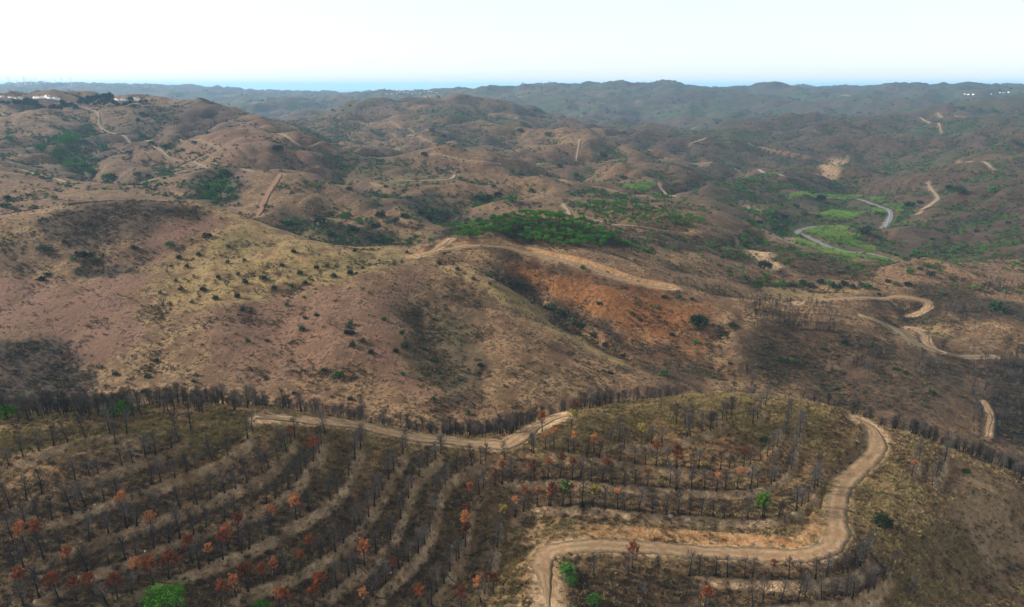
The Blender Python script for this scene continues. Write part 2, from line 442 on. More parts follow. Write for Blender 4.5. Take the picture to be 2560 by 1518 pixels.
# ---------------------------------------------------------------- tracks, river, terraces (traced on the photograph)
ROADS = [  # name, label, width, lift, path
    ('dirt_track', 'broad pale dirt track along the crest saddle of the terraced ridge', 5.2, 0,
     [(640, 1045), (710, 1047), (785, 1052), (850, 1058), (907, 1066), (984, 1084), (1060, 1097), (1137, 1105), (1214, 1112), (1263, 1115), (1290, 1100), (1321, 1080), (1355, 1060), (1394, 1045), (1417, 1039)]),
    ('dirt_track', 'wide tan dirt track curving round the terraced knoll to a hairpin', 5.4, 0,
     [(2140, 1046), (2160, 1056), (2188, 1078), (2196, 1104), (2184, 1132), (2158, 1160), (2127, 1190), (2102, 1228), (2090, 1275), (2092, 1314), (2092, 1346), (2070, 1370), (2030, 1384),
      (1985, 1390), (1928, 1388), (1851, 1384), (1775, 1379), (1698, 1374), (1630, 1370), (1577, 1367), (1501, 1363), (1443, 1363), (1398, 1368), (1368, 1382), (1356, 1405), (1360, 1434), (1367, 1478), (1371, 1518)]),
    ('dirt_track', 'pale dirt track running below the green pine knoll', 5.5, 0,
     [(1040, 642), (1080, 630), (1120, 622), (1157, 616), (1214, 612), (1275, 619), (1335, 634), (1396, 650), (1457, 666), (1517, 684), (1578, 703), (1638, 716), (1679, 722)]),
    ('dirt_track', 'short dirt spur leaving the saddle behind the pine knoll', 5.0, 0, [(1076, 630), (1100, 614), (1118, 604), (1128, 597)]),
    ('dirt_track', 'pale winding track with a loop below the bare round hill', 4.6, 0,
     [(1992, 760), (2024, 752), (2085, 749), (2145, 745), (2226, 743), (2287, 746), (2315, 754), (2323, 765), (2307, 777), (2267, 790)]),
    ('dirt_track', 'olive grey track down the crest of the dark burnt spur', 5.0, 0,
     [(2157, 789), (2194, 802), (2226, 818), (2258, 838), (2291, 856), (2339, 876), (2388, 888), (2428, 892), (2489, 892)]),
    ('dirt_track', 'short light side track joining the burnt spur track', 5.0, 0, [(2267, 820), (2299, 828), (2315, 845), (2327, 864), (2350, 879)]),
    ('footpath', 'narrow eroded path descending the dark slope at the frame edge', 2.6, 0, [(2457, 1003), (2473, 1035), (2469, 1088)]),
    ('dirt_track', 'pale far track across the hillside spur in the middle distance', 5.0, .2, [(1077, 384), (1120, 393), (1174, 402), (1210, 406), (1246, 408)]),
    ('dirt_track', 'pinkish far track cut along the ridge above the river', 5.8, .2, [(1350, 437), (1407, 448), (1486, 466), (1533, 476), (1641, 497)]),
    ('dirt_track', 'far hairpin track on the hill above the wooded valley', 4.3, .2, [(929, 456), (1001, 449), (1060, 452), (1102, 450), (1134, 443), (1147, 434)]),
    ('dirt_track', 'thin far track along the upper left hills', 4.3, .3, [(886, 301), (994, 315), (1073, 326)]),
    ('dirt_track', 'long thin far track slanting below the grey hill', 4.3, .3, [(983, 335), (1066, 351), (1166, 362)]),
    ('dirt_track', 'short bright track bend just behind the pine knoll', 4.3, .1, [(1406, 508), (1418, 524), (1425, 540)]),
    ('dirt_track', 'pale track running away right of the pine knoll', 3.2, .1, [(1443, 542), (1500, 554), (1551, 564), (1630, 572), (1713, 580)]),
    ('dirt_track', 'short curved far track beside the river meadow', 4.3, .2, [(1648, 456), (1652, 474), (1663, 484), (1691, 494)]),
    ('dirt_track', 'tiny far track over the crest with dark trees', 5.0, .4, [(1184, 289), (1235, 284), (1292, 294)]),
    ('dirt_track', 'straight red earth track climbing the left hill', 4.7, .1, [(705, 434), (690, 455), (676, 474), (658, 510), (646, 540)]),
    ('dirt_track', 'level track along the far left hill crest', 4.7, .3, [(0, 281), (60, 283), (108, 285), (187, 285), (230, 279)]),
    ('dirt_track', 'long winding track down the left ridge', 4.0, .2,
     [(205, 264), (222, 274), (246, 285), (248, 312), (270, 330), (324, 355), (414, 384), (467, 405), (514, 418), (611, 423), (701, 428), (752, 432)]),
    ('dirt_track', 'thin track along the lower left ridge crest', 3.6, .1, [(0, 418), (47, 421), (108, 440), (165, 455), (209, 459)]),
    ('dirt_track', 'thin pale line of track below the pink hill', 3.6, .2, [(449, 348), (539, 366), (629, 394)]),
    ('dirt_track', 'thin track following the right shoulder of the pink hill', 4.0, .3, [(647, 314), (719, 342), (791, 361), (899, 370)]),
    ('dirt_track', 'pinkish far track above the ploughed field', 5.8, .3, [(1872, 357), (1912, 371), (1966, 382), (2034, 398)]),
    ('dirt_track', 'sinuous pale track on the dark hill beyond the river', 6.1, .2, [(2318, 456), (2329, 474), (2345, 492), (2334, 506), (2296, 528)]),
    ('paved_road', 'long thin grey road crossing the middle distance', 5.0, .3, [(1660, 396), (1768, 410), (1840, 424), (1912, 434), (1955, 439), (1984, 442), (2005, 448)]),
    ('dirt_track', 'far straight track on the dark right hills', 5.0, .3, [(2397, 403), (2483, 424)]),
    ('dirt_track', 'distant pale track on the upper right hills', 6.5, .5, [(2343, 283), (2411, 294)]),
    ('dirt_track', 'distant straight firebreak track on the blue right hills', 6.5, .5, [(2300, 294), (2354, 333)]),
    ('dirt_track', 'distant short bright track on the brown far spur', 6.5, .4, [(1768, 344), (1725, 358)]),
    ('dirt_track', 'pale far firebreak climbing the grey central hill', .6 * 5.8, .3, [(1440, 402), (1445, 375), (1452, 346)]),
]
ROAD_W = []
for name, label, wid, lift, px in ROADS:
    near = lift == 0
    xy = path_world(px, 1.0 if near else 4.0, smooth=5)
    z = height(xy[:, 0], xy[:, 1])
    for _ in range(25 if near else 12):
        z[1:-1] = 0.25 * z[:-2] + 0.5 * z[1:-1] + 0.25 * z[2:]
    ROAD_W.append((xy, z))
    hw = wid / 2
    marg = 2.6 if near else 5.0
    win = near_path(xy, hw + marg + 4)
    if win is None:
        continue
    sl, d, side, idx = win
    zr = np.interp(idx, np.arange(len(z)), z)
    wgt = 1 - sstep(hw + 0.5, hw + marg, d)
    ZG[sl] = ZG[sl] * (1 - wgt) + (zr - (0.12 if near else 0.5)) * wgt
    edge = np.clip(1 - (d - hw) / 1.6, 0, 1)
    cover_set('bare', sl, (edge * (0.75 if near else 0.5)).astype(np.float32))

# orange cut banks on the uphill side of two tracks
for ri, uphill, amt in ((1, +1, 1.0), (2, -1, 1.0)):
    xy, z = ROAD_W[ri]
    sl, d, side, idx = near_path(xy, 9)
    hw = ROADS[ri][2] / 2
    m = (side * uphill > 0)
    b = sstep(hw + .2, hw + 1.0, d) * (1 - sstep(hw + 2.6, hw + 4.6, d)) * m
    frac = idx / len(xy)
    if ri == 1:
        b = b * sstep(.3, .42, frac) * (1 - sstep(.80, .86, frac))
    cover_set('bare', sl, (0.9 * b).astype(np.float32))
    cover_set('red', sl, (0.75 * b).astype(np.float32))

# dry river bed on the valley floor
RIVER_PX = [(2262, 655), (2242, 650), (2181, 638), (2109, 625), (2055, 607), (2019, 590), (1992, 579), (2025, 567), (2091, 559), (2163, 554), (2205, 548), (2228, 535), (2221, 518), (2190, 508), (2138, 500), (2060, 496)]
RIV = path_world(RIVER_PX, 5.0, ymin=600, smooth=4)
RZ = np.linspace(height(*RIV[0]), height(*RIV[-1]), len(RIV))
RZ = 0.5 * RZ + 0.5 * (CAMZ - 165)
sl, d, side, idx = near_path(RIV, 80)
zr = np.interp(idx, np.arange(len(RZ)), RZ)
w = (1 - sstep(9, 48, d)) * (YG[sl] > 600)
ZG[sl] = ZG[sl] * (1 - w) + (zr + 0.3 + 0.06 * np.clip(d - 9, 0, 60)) * w
w = 1 - sstep(6.5, 9.5, d)
ZG[sl] = ZG[sl] * (1 - w) + (zr - 0.7) * w
cover_set('green', sl, (0.6 * (1 - sstep(14, 40, d))).astype(np.float32))

# terrace rows: the outer rim of each bench, left to right, downhill on the camera's side
ROWS = [
    ('topmost short terrace row under the left crest', [(0, 1176), (46, 1157), (111, 1134), (160, 1115), (230, 1098), (345, 1080)]),
    ('second terrace row down on the left slope', [(0, 1280), (48, 1266), (80, 1254), (165, 1224), (258, 1189), (322, 1168), (377, 1145), (433, 1126), (470, 1103), (481, 1070)]),
    ('third terrace row down on the left slope', [(0, 1367), (54, 1335), (115, 1315), (216, 1275), (279, 1256), (346, 1235), (436, 1201), (494, 1180), (546, 1160), (601, 1126), (626, 1100), (634, 1072)]),
    ('fourth terrace row down on the left slope', [(0, 1459), (77, 1419), (144, 1390), (218, 1365), (320, 1329), (417, 1291), (503, 1262), (584, 1229), (655, 1195), (690, 1165), (724, 1128), (736, 1080)]),
    ('fifth terrace row down on the left slope', [(30, 1530), (111, 1498), (218, 1440), (287, 1415), (352, 1392), (421, 1366), (509, 1329), (601, 1298), (674, 1264), (731, 1224), (777, 1165), (800, 1130), (815, 1080)]),
    ('sixth terrace row down on the left slope', [(240, 1530), (348, 1486), (448, 1446), (513, 1421), (599, 1385), (658, 1360), (727, 1318), (800, 1277), (854, 1226), (881, 1178), (896, 1141), (905, 1095)]),
    ('seventh left terrace row ending at the saddle track', [(535, 1530), (616, 1486), (678, 1463), (758, 1428), (842, 1379), (892, 1328), (923, 1289), (965, 1222), (999, 1161), (1018, 1118)]),
    ('eighth left terrace row ending at the saddle track', [(770, 1530), (850, 1466), (927, 1408), (980, 1348), (1015, 1266), (1040, 1206), (1066, 1178), (1095, 1150), (1113, 1122)]),
    ('terrace row curving into the saddle gully', [(905, 1530), (980, 1453), (1049, 1386), (1078, 1329), (1099, 1240), (1122, 1205), (1156, 1183), (1195, 1164), (1230, 1150)]),
    ('steep terrace row with red crowns beside the gully', [(1060, 1530), (1095, 1488), (1126, 1440), (1152, 1395), (1164, 1330), (1172, 1280), (1190, 1245), (1227, 1222)]),
    ('highest terrace row on the right knoll', [(1514, 1108), (1600, 1118), (1680, 1110), (1750, 1088), (1800, 1068), (1835, 1035)]),
    ('second terrace row down on the right knoll', [(1323, 1136), (1392, 1136), (1459, 1147), (1547, 1158), (1620, 1170), (1687, 1177), (1770, 1181), (1851, 1177), (1909, 1157), (1950, 1110), (1976, 1060)]),
    ('third terrace row down on the right knoll', [(1227, 1228), (1279, 1209), (1369, 1205), (1443, 1207), (1543, 1218), (1614, 1224), (1687, 1229), (1781, 1233), (1851, 1231), (1913, 1222), (1950, 1205), (1975, 1175), (1992, 1115), (2014, 1060)]),
    ('lowest right knoll terrace row above the wide track', [(1250, 1318), (1285, 1300), (1332, 1276), (1403, 1272), (1482, 1273), (1535, 1280), (1620, 1288), (1698, 1296), (1779, 1302), (1897, 1306), (1966, 1293), (2008, 1275), (2034, 1250), (2045, 1200)]),
    ('burnt row just below the wide track', [(1706, 1446), (1765, 1448), (1848, 1453), (1924, 1459), (2000, 1461), (2073, 1455), (2114, 1447), (2146, 1430), (2165, 1406), (2180, 1371)]),
    ('lowest burnt row at the bottom edge', [(1860, 1522), (1997, 1517), (2096, 1512), (2158, 1497), (2204, 1467), (2228, 1440), (2236, 1410)]),
    ('short row beyond the wide track bend', [(2273, 1199), (2288, 1178), (2307, 1132)]),
    ('short outer row near the right frame edge', [(2326, 1222), (2349, 1189), (2372, 1141)]),
    ('tight row seen end on near the right crest', [(1880, 1080), (1893, 1055), (1906, 1033), (1920, 1008)]),
    ('downhill gully row right of the red crowns', [(1190, 1530), (1224, 1440), (1240, 1375), (1244, 1330)]),
]
ROWS_W = []
TERR = np.zeros_like(ZG)
RISER = np.zeros_like(ZG)
for desc, px in ROWS:
    xy = path_world(px, 1.2, smooth=4)
    ROWS_W.append(xy)
    sl, d, side, idx = near_path(xy, 8)
    endf = sstep(0, 5, idx) * (1 - sstep(len(xy) - 6, len(xy) - 1, idx))
    jit = 0.5 * fbm(XG[sl], YG[sl], 3.0, 2, 77)
    ds = d * side + jit * (d < 6)                # + downhill
    amp = 0.75 + 0.35 * vnoise(XG[sl] / 11, YG[sl] / 11, 5)
    prof = np.interp(ds, [-5.5, -3.5, -0.35, 0.0, 1.6, 2.3, 5.0], [0, -0.3, 0.85, 0.75, -0.95, -0.85, 0])
    new = prof * amp * endf
    m = np.abs(new) > np.abs(TERR[sl])
    TERR[sl] = np.where(m, new, TERR[sl])
    rz = np.interp(ds, [-0.4, 0.0, 1.25, 2.1], [0, 1, 1.0, 0]) * endf * (0.62 + 0.45 * vnoise(XG[sl] / 6, YG[sl] / 6, 8) + 0.75 * fbm(XG[sl], YG[sl], 2.6, 3, 18))
    RISER[sl] = np.maximum(RISER[sl], np.clip(rz, 0, 1))
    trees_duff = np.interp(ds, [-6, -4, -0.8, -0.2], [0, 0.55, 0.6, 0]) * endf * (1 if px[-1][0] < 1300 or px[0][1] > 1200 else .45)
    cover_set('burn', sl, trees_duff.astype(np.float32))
offroad = 1 - sstep(.2, .6, COVER['bare'])
ZG += TERR * offroad
COVER['bare'] = np.maximum(COVER['bare'], (RISER * 1.0).astype(np.float32))
COVER['pink'] = np.maximum(COVER['pink'], (RISER * 0.3).astype(np.float32))

# patches of ground cover: (kind, strength, edge softness m, polygon on the photograph, nearest distance to look at)
PATCH = [
    ('burn', 1.0, 7, [(-40, 850), (60, 842), (150, 860), (200, 905), (245, 940), (200, 1000), (-40, 1010)], 240),
    ('burn', .95, 10, [(60, 560), (180, 520), (320, 500), (450, 510), (500, 530), (380, 590), (250, 620), (120, 625)], 300),
    ('burn', .5, 10, [(-40, 590), (100, 570), (260, 620), (360, 640), (300, 690), (100, 670), (-40, 700)], 300),
    ('burn', 1.0, 3, [(185, 676), (230, 666), (330, 666), (335, 682), (270, 695), (195, 693)], 300),
    ('pink', .85, 7, [(-40, 705), (120, 695), (230, 715), (350, 735), (370, 800), (330, 880), (240, 905), (120, 850), (-40, 830)], 240),
    ('pink', .9, 5, [(180, 715), (260, 690), (380, 690), (360, 730), (250, 735)], 240),
    ('pink', .9, 7, [(360, 600), (450, 555), (560, 530), (600, 545), (520, 590), (420, 640), (370, 650)], 240),
    ('pink', .9, 5, [(600, 590), (660, 565), (710, 590), (690, 625), (620, 640)], 240),
    ('pink', .55, 12, [(500, 770), (700, 740), (850, 720), (980, 680), (1030, 690), (1000, 760), (900, 900), (700, 960), (500, 900)], 240),
    ('pink', .8, 8, [(1000, 690), (1060, 680), (1020, 740), (980, 850), (1010, 920), (1080, 1000), (980, 960), (900, 840), (920, 740)], 240),
    ('grass', 1.0, 9, [(440, 640), (520, 580), (600, 550), (640, 555), (760, 600), (880, 625), (1010, 640), (985, 660), (900, 690), (760, 720), (600, 760), (470, 775), (400, 770), (390, 720), (410, 670)], 240),
    ('grass', .5, 10, [(-40, 575), (120, 545), (90, 600), (-40, 640)], 240),
    ('grass', .9, 4, [(540, 520), (620, 545), (700, 575), (760, 596), (760, 612), (690, 592), (600, 562), (540, 535)], 240),
    ('grass', .9, 5, [(740, 590), (880, 615), (1010, 632), (1080, 628), (1060, 650), (1000, 665), (860, 640), (740, 610)], 240),
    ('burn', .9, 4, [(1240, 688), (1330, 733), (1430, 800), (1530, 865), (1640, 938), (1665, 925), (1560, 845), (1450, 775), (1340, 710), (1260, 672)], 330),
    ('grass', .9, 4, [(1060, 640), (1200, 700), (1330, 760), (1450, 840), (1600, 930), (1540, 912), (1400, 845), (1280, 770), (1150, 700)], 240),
    ('burn', .55, 8, [(1030, 700), (1120, 690), (1230, 745), (1200, 800), (1130, 900), (1080, 950), (1010, 880), (1000, 800)], 240),
    ('burn', .75, 8, [(1060, 880), (1150, 820), (1200, 850), (1180, 950), (1160, 1010), (1100, 1010), (1070, 950)], 240),
    ('green', .35, 10, [(1040, 760), (1200, 780), (1200, 900), (1130, 1000), (1060, 920), (1020, 850)], 240),
    ('red', 1.0, 7, [(1260, 645), (1330, 655), (1500, 700), (1660, 735), (1760, 760), (1760, 830), (1650, 850), (1500, 800), (1380, 740), (1280, 690)], 300),
    ('red', .7, 14, [(1450, 810), (1600, 840), (1780, 830), (1780, 930), (1660, 930), (1560, 890)], 300),
    ('burn', .7, 12, [(1500, 830), (1700, 860), (1800, 920), (1780, 970), (1640, 960), (1560, 900)], 300),
    ('burn', .8, 4, [(1230, 625), (1290, 633), (1400, 668), (1540, 705), (1640, 728), (1640, 738), (1530, 722), (1400, 690), (1290, 655), (1240, 645)], 380),
    ('burn', .72, 16, [(1880, 790), (2100, 800), (2250, 860), (2330, 890), (2400, 920), (2450, 1010), (2420, 1100), (2250, 1050), (2000, 980), (1840, 950), (1800, 850)], 280),
    ('burn', 1.0, 10, [(2440, 900), (2600, 890), (2600, 1130), (2480, 1110), (2440, 1000)], 280),
    ('burn', 1.0, 9, [(2280, 720), (2400, 720), (2600, 780), (2600, 870), (2450, 850), (2350, 800), (2240, 800)], 440),
    ('burn', .6, 9, [(2180, 745), (2300, 760), (2260, 800), (2150, 780)], 440),
    ('burn', 1.0, 14, [(2150, 600), (2300, 560), (2420, 490), (2600, 470), (2600, 690), (2430, 680), (2290, 650), (2200, 630)], 600),
    ('burn', .8, 14, [(2300, 500), (2600, 400), (2600, 480), (2420, 500)], 700),
    ('burn', .8, 10, [(1700, 620), (1850, 590), (2000, 620), (2150, 660), (2200, 690), (2000, 690), (1830, 650)], 500),
    ('burn', .7, 8, [(1560, 580), (1700, 590), (1880, 620), (1700, 630), (1560, 610)], 520),
    ('burn', .8, 9, [(1120, 530), (1320, 545), (1530, 560), (1620, 620), (1480, 620), (1300, 600), (1130, 605)], 440),
    ('burn', .9, 16, [(440, 470), (480, 430), (560, 420), (630, 440), (590, 500), (560, 530), (470, 490)], 560),
    ('burn', 1.0, 16, [(640, 560), (700, 520), (860, 560), (960, 600), (900, 630), (740, 590)], 480),
    ('green', .6, 16, [(480, 450), (560, 425), (600, 470), (540, 520), (490, 500)], 560),
    ('burn', .7, 20, [(150, 320), (240, 310), (300, 350), (260, 440), (200, 430), (140, 370)], 700),
    ('green', .6, 18, [(130, 340), (220, 340), (240, 440), (190, 450), (120, 390)], 700),
    ('pink', .7, 40, [(380, 290), (480, 265), (600, 280), (700, 350), (740, 380), (600, 370), (470, 340)], 900),
    ('burn', .8, 25, [(370, 265), (430, 270), (440, 310), (400, 320), (370, 290)], 900),
    ('burn', .6, 30, [(690, 300), (900, 290), (900, 350), (760, 345)], 1100),
    ('green', .5, 20, [(2000, 480), (2230, 500), (2200, 570), (2000, 575), (1930, 520)], 700),
    ('bare', .8, 5, [(1840, 595), (1930, 640), (1960, 670), (1920, 685), (1870, 640)], 500),
    ('bare', .6, 8, [(2040, 612), (2000, 596), (1960, 585), (1915, 580), (1930, 600), (1990, 612)], 600),
    ('bare', .55, 8, [(2073, 398), (2120, 396), (2102, 434), (2041, 436)], 1000),
    ('bare', .45, 10, [(1870, 515), (1905, 520), (1920, 570), (1890, 575)], 700),
    ('grass', .7, 9, [(1860, 725), (2000, 720), (2200, 735), (2200, 745), (2000, 748), (1900, 745)], 440),
    ('grass', .5, 9, [(2160, 790), (2300, 800), (2400, 860), (2330, 880), (2240, 810)], 420),
    ('green', .5, 14, [(660, 560), (720, 530), (860, 560), (960, 590), (1060, 590), (1060, 520), (1090, 560), (1080, 620), (900, 640), (740, 600)], 480),
    ('burn', .95, 16, [(860, 480), (960, 500), (1060, 480), (1160, 500), (1250, 560), (1100, 600), (1060, 540), (960, 540)], 560),
    ('burn', .7, 20, [(780, 380), (950, 385), (1000, 430), (900, 450), (800, 430)], 760),
    # front ridge
    ('grass', .85, 4, [(-40, 1085), (150, 1070), (350, 1050), (600, 1048), (640, 1075), (560, 1120), (420, 1110), (300, 1100), (150, 1120), (-40, 1140)], 90),
    ('green', .3, 4, [(-40, 1085), (150, 1070), (350, 1050), (600, 1048), (640, 1075), (560, 1120), (420, 1110), (300, 1100), (150, 1120), (-40, 1140)], 90),
    ('bare', .5, 4, [(180, 1110), (320, 1085), (430, 1085), (400, 1110), (230, 1130)], 90),
    ('grass', .6, 5, [(680, 1060), (880, 1070), (960, 1100), (900, 1180), (800, 1180), (700, 1140)], 90),
    ('grass', .9, 5, [(1290, 1110), (1400, 1060), (1560, 1020), (1700, 1000), (1900, 1000), (2040, 1030), (2050, 1110), (1960, 1120), (1800, 1060), (1640, 1090), (1450, 1130)], 90),
    ('red', .35, 7, [(1600, 1080), (1800, 1080), (1980, 1110), (1960, 1180), (1700, 1170), (1560, 1140)], 90),
    ('burn', .68, 5, [(-40, 1250), (300, 1180), (500, 1180), (600, 1150), (740, 1160), (850, 1200), (940, 1260), (1040, 1300), (1100, 1400), (1060, 1560), (-40, 1560)], 90),
    ('burn', .6, 5, [(1250, 1180), (1500, 1170), (1900, 1210), (1950, 1290), (1800, 1330), (1500, 1330), (1280, 1290)], 90),
    ('burn', .8, 4, [(1400, 1400), (1700, 1400), (2100, 1420), (2100, 1560), (1420, 1560)], 90),
    ('grass', .4, 4, [(1300, 1320), (1600, 1300), (1900, 1330), (1990, 1350), (1800, 1352), (1400, 1345)], 90),
    ('grass', .3, 5, [(2120, 1200), (2220, 1130), (2300, 1220), (2450, 1420), (2500, 1560), (2250, 1560), (2200, 1400), (2130, 1330)], 90),
    ('pink', .6, 8, [(2250, 1150), (2400, 1130), (2600, 1250), (2600, 1560), (2350, 1560), (2300, 1350)], 90),
    ('bare', .45, 4, [(2380, 1150), (2500, 1200), (2560, 1350), (2500, 1480), (2420, 1330)], 90),
    ('grass', .5, 3, [(1230, 1330), (1290, 1300), (1290, 1480), (1240, 1540), (1200, 1500)], 90),
]


def poly_dist(poly, X, Y):
    """signed distance, positive inside"""
    d = np.full(X.shape, 1e9)
    inside = np.zeros(X.shape, bool)
    n = len(poly)
    for i in range(n):
        a, b = poly[i], poly[(i + 1) % n]
        e = b - a
        t = np.clip(((X - a[0]) * e[0] + (Y - a[1]) * e[1]) / (e @ e + 1e-9), 0, 1)
        d = np.minimum(d, np.hypot(X - a[0] - t * e[0], Y - a[1] - t * e[1]))
        c = (a[1] > Y) != (b[1] > Y)
        inside ^= c & (X < (b[0] - a[0]) * (Y - a[1]) / (b[1] - a[1] + 1e-12) + a[0])
    return np.where(inside, d, -d)


def patch_window(poly, pad):
    r0, r1 = int(row_f(max(60, poly[:, 1].min() - pad))), min(NR, int(row_f(poly[:, 1].max() + pad)) + 2)
    ds = S_AX[1] - S_AX[0]
    ymn = max(60, poly[:, 1].min() - pad)
    s = np.concatenate([(poly[:, 0] - pad) / poly[:, 1], (poly[:, 0] + pad) / poly[:, 1], (poly[:, 0] - pad) / ymn])
    s = np.clip(s, S_AX[0], S_AX[-1])
    c0, c1 = max(0, int((s.min() - S_AX[0]) / ds) - 2), min(NC, int((s.max() - S_AX[0]) / ds) + 3)
    return slice(r0, r1), slice(c0, c1)


def world_poly(px, ymin):
    return np.array([ground(u, v, ymin)[:2] for u, v in px])


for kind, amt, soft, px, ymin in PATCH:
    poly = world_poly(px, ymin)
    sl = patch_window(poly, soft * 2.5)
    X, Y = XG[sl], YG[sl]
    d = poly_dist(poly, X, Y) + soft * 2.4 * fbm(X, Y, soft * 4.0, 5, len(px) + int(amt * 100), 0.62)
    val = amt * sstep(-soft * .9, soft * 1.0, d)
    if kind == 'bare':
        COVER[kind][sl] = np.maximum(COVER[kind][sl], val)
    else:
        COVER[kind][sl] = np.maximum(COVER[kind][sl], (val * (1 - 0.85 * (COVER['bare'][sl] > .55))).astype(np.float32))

# what covers the distant hills
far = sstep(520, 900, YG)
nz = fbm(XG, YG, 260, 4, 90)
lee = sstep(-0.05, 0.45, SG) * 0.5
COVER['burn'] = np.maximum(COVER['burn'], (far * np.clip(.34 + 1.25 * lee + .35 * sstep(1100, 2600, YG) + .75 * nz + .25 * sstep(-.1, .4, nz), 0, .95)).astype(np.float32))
nz2 = fbm(XG, YG, 330, 4, 120)
COVER['green'] = np.maximum(COVER['green'], (far * .85 * sstep(.05, .45, nz2 + .35 * sstep(1500, 4000, YG))).astype(np.float32))
nz3 = fbm(XG, YG, 420, 4, 150)
COVER['pink'] = np.maximum(COVER['pink'], (far * .5 * sstep(.15, .6, nz3)).astype(np.float32))
COVER['bare'] = np.maximum(COVER['bare'], (sstep(900, 1500, YG) * .45 * sstep(.42, .62, fbm(XG, YG, 150, 3, 170))).astype(np.float32))
del far, nz, nz2, nz3, lee
# a little unevenness close by
ZG += (0.10 * fbm(XG, YG, 2.2, 2, 200) * (1 - sstep(.35, .7, COVER['bare'])) * (1 - sstep(300, 500, YG)))

# ---------------------------------------------------------------- materials
class NT:
    def __init__(self, name):
        self.m = bpy.data.materials.new(name)
        self.m.use_nodes = True
        self.t = self.m.node_tree
        self.t.nodes.clear()
        self.out = self.t.nodes.new('ShaderNodeOutputMaterial')

    def n(self, kind, **kw):
        nd = self.t.nodes.new(kind)
        for k, v in kw.items():
            setattr(nd, k, v)
        return nd

    def l(self, a, b):
        self.t.links.new(a, b)

    def noise(self, vec, scale, detail=4, rough=.6, dist=0.0):
        nd = self.n('ShaderNodeTexNoise')
        nd.inputs['Scale'].default_value = scale
        nd.inputs['Detail'].default_value = detail
        nd.inputs['Roughness'].default_value = rough
        nd.inputs['Distortion'].default_value = dist
        self.l(vec, nd.inputs['Vector'])
        return nd.outputs['Fac']

    def ramp(self, fac, lo, hi, a=0.0, b=1.0):
        nd = self.n('ShaderNodeMapRange')
        nd.interpolation_type = 'SMOOTHSTEP'
        nd.inputs['From Min'].default_value = lo
        nd.inputs['From Max'].default_value = hi
        nd.inputs['To Min'].default_value = a
        nd.inputs['To Max'].default_value = b
        self.l(fac, nd.inputs['Value'])
        return nd.outputs['Result']

    def math(self, op, a, b=None, clamp=False):
        nd = self.n('ShaderNodeMath', operation=op)
        nd.use_clamp = clamp
        for i, q in enumerate((a, b)):
            if q is None:
                continue
            if isinstance(q, (int, float)):
                nd.inputs[i].default_value = q
            else:
                self.l(q, nd.inputs[i])
        return nd.outputs[0]

    def mix(self, fac, a, b, blend='MIX'):
        nd = self.n('ShaderNodeMix', data_type='RGBA', blend_type=blend)
        for sock, q in (('Factor', fac), ('A', a), ('B', b)):
            if isinstance(q, (int, float)):
                nd.inputs[sock].default_value = q
            elif isinstance(q, tuple):
                nd.inputs[sock].default_value = (*q, 1)
            else:
                self.l(q, nd.inputs[sock])
        return nd.outputs['Result']

    def finish(self, col, rough=.95, bump=None, strength=.5, dist=.2, trans=None):
        b = self.n('ShaderNodeBsdfPrincipled')
        if isinstance(col, tuple):
            b.inputs['Base Color'].default_value = (*col, 1)
        else:
            self.l(col, b.inputs['Base Color'])
        b.inputs['Roughness'].default_value = rough
        b.inputs['Specular IOR Level'].default_value = 0.15
        if bump is not None:
            bn = self.n('ShaderNodeBump')
            bn.inputs['Strength'].default_value = strength
            bn.inputs['Distance'].default_value = dist
            self.l(bump, bn.inputs['Height'])
            self.l(bn.outputs['Normal'], b.inputs['Normal'])
        self.l(b.outputs[0], self.out.inputs['Surface'])
        return self.m


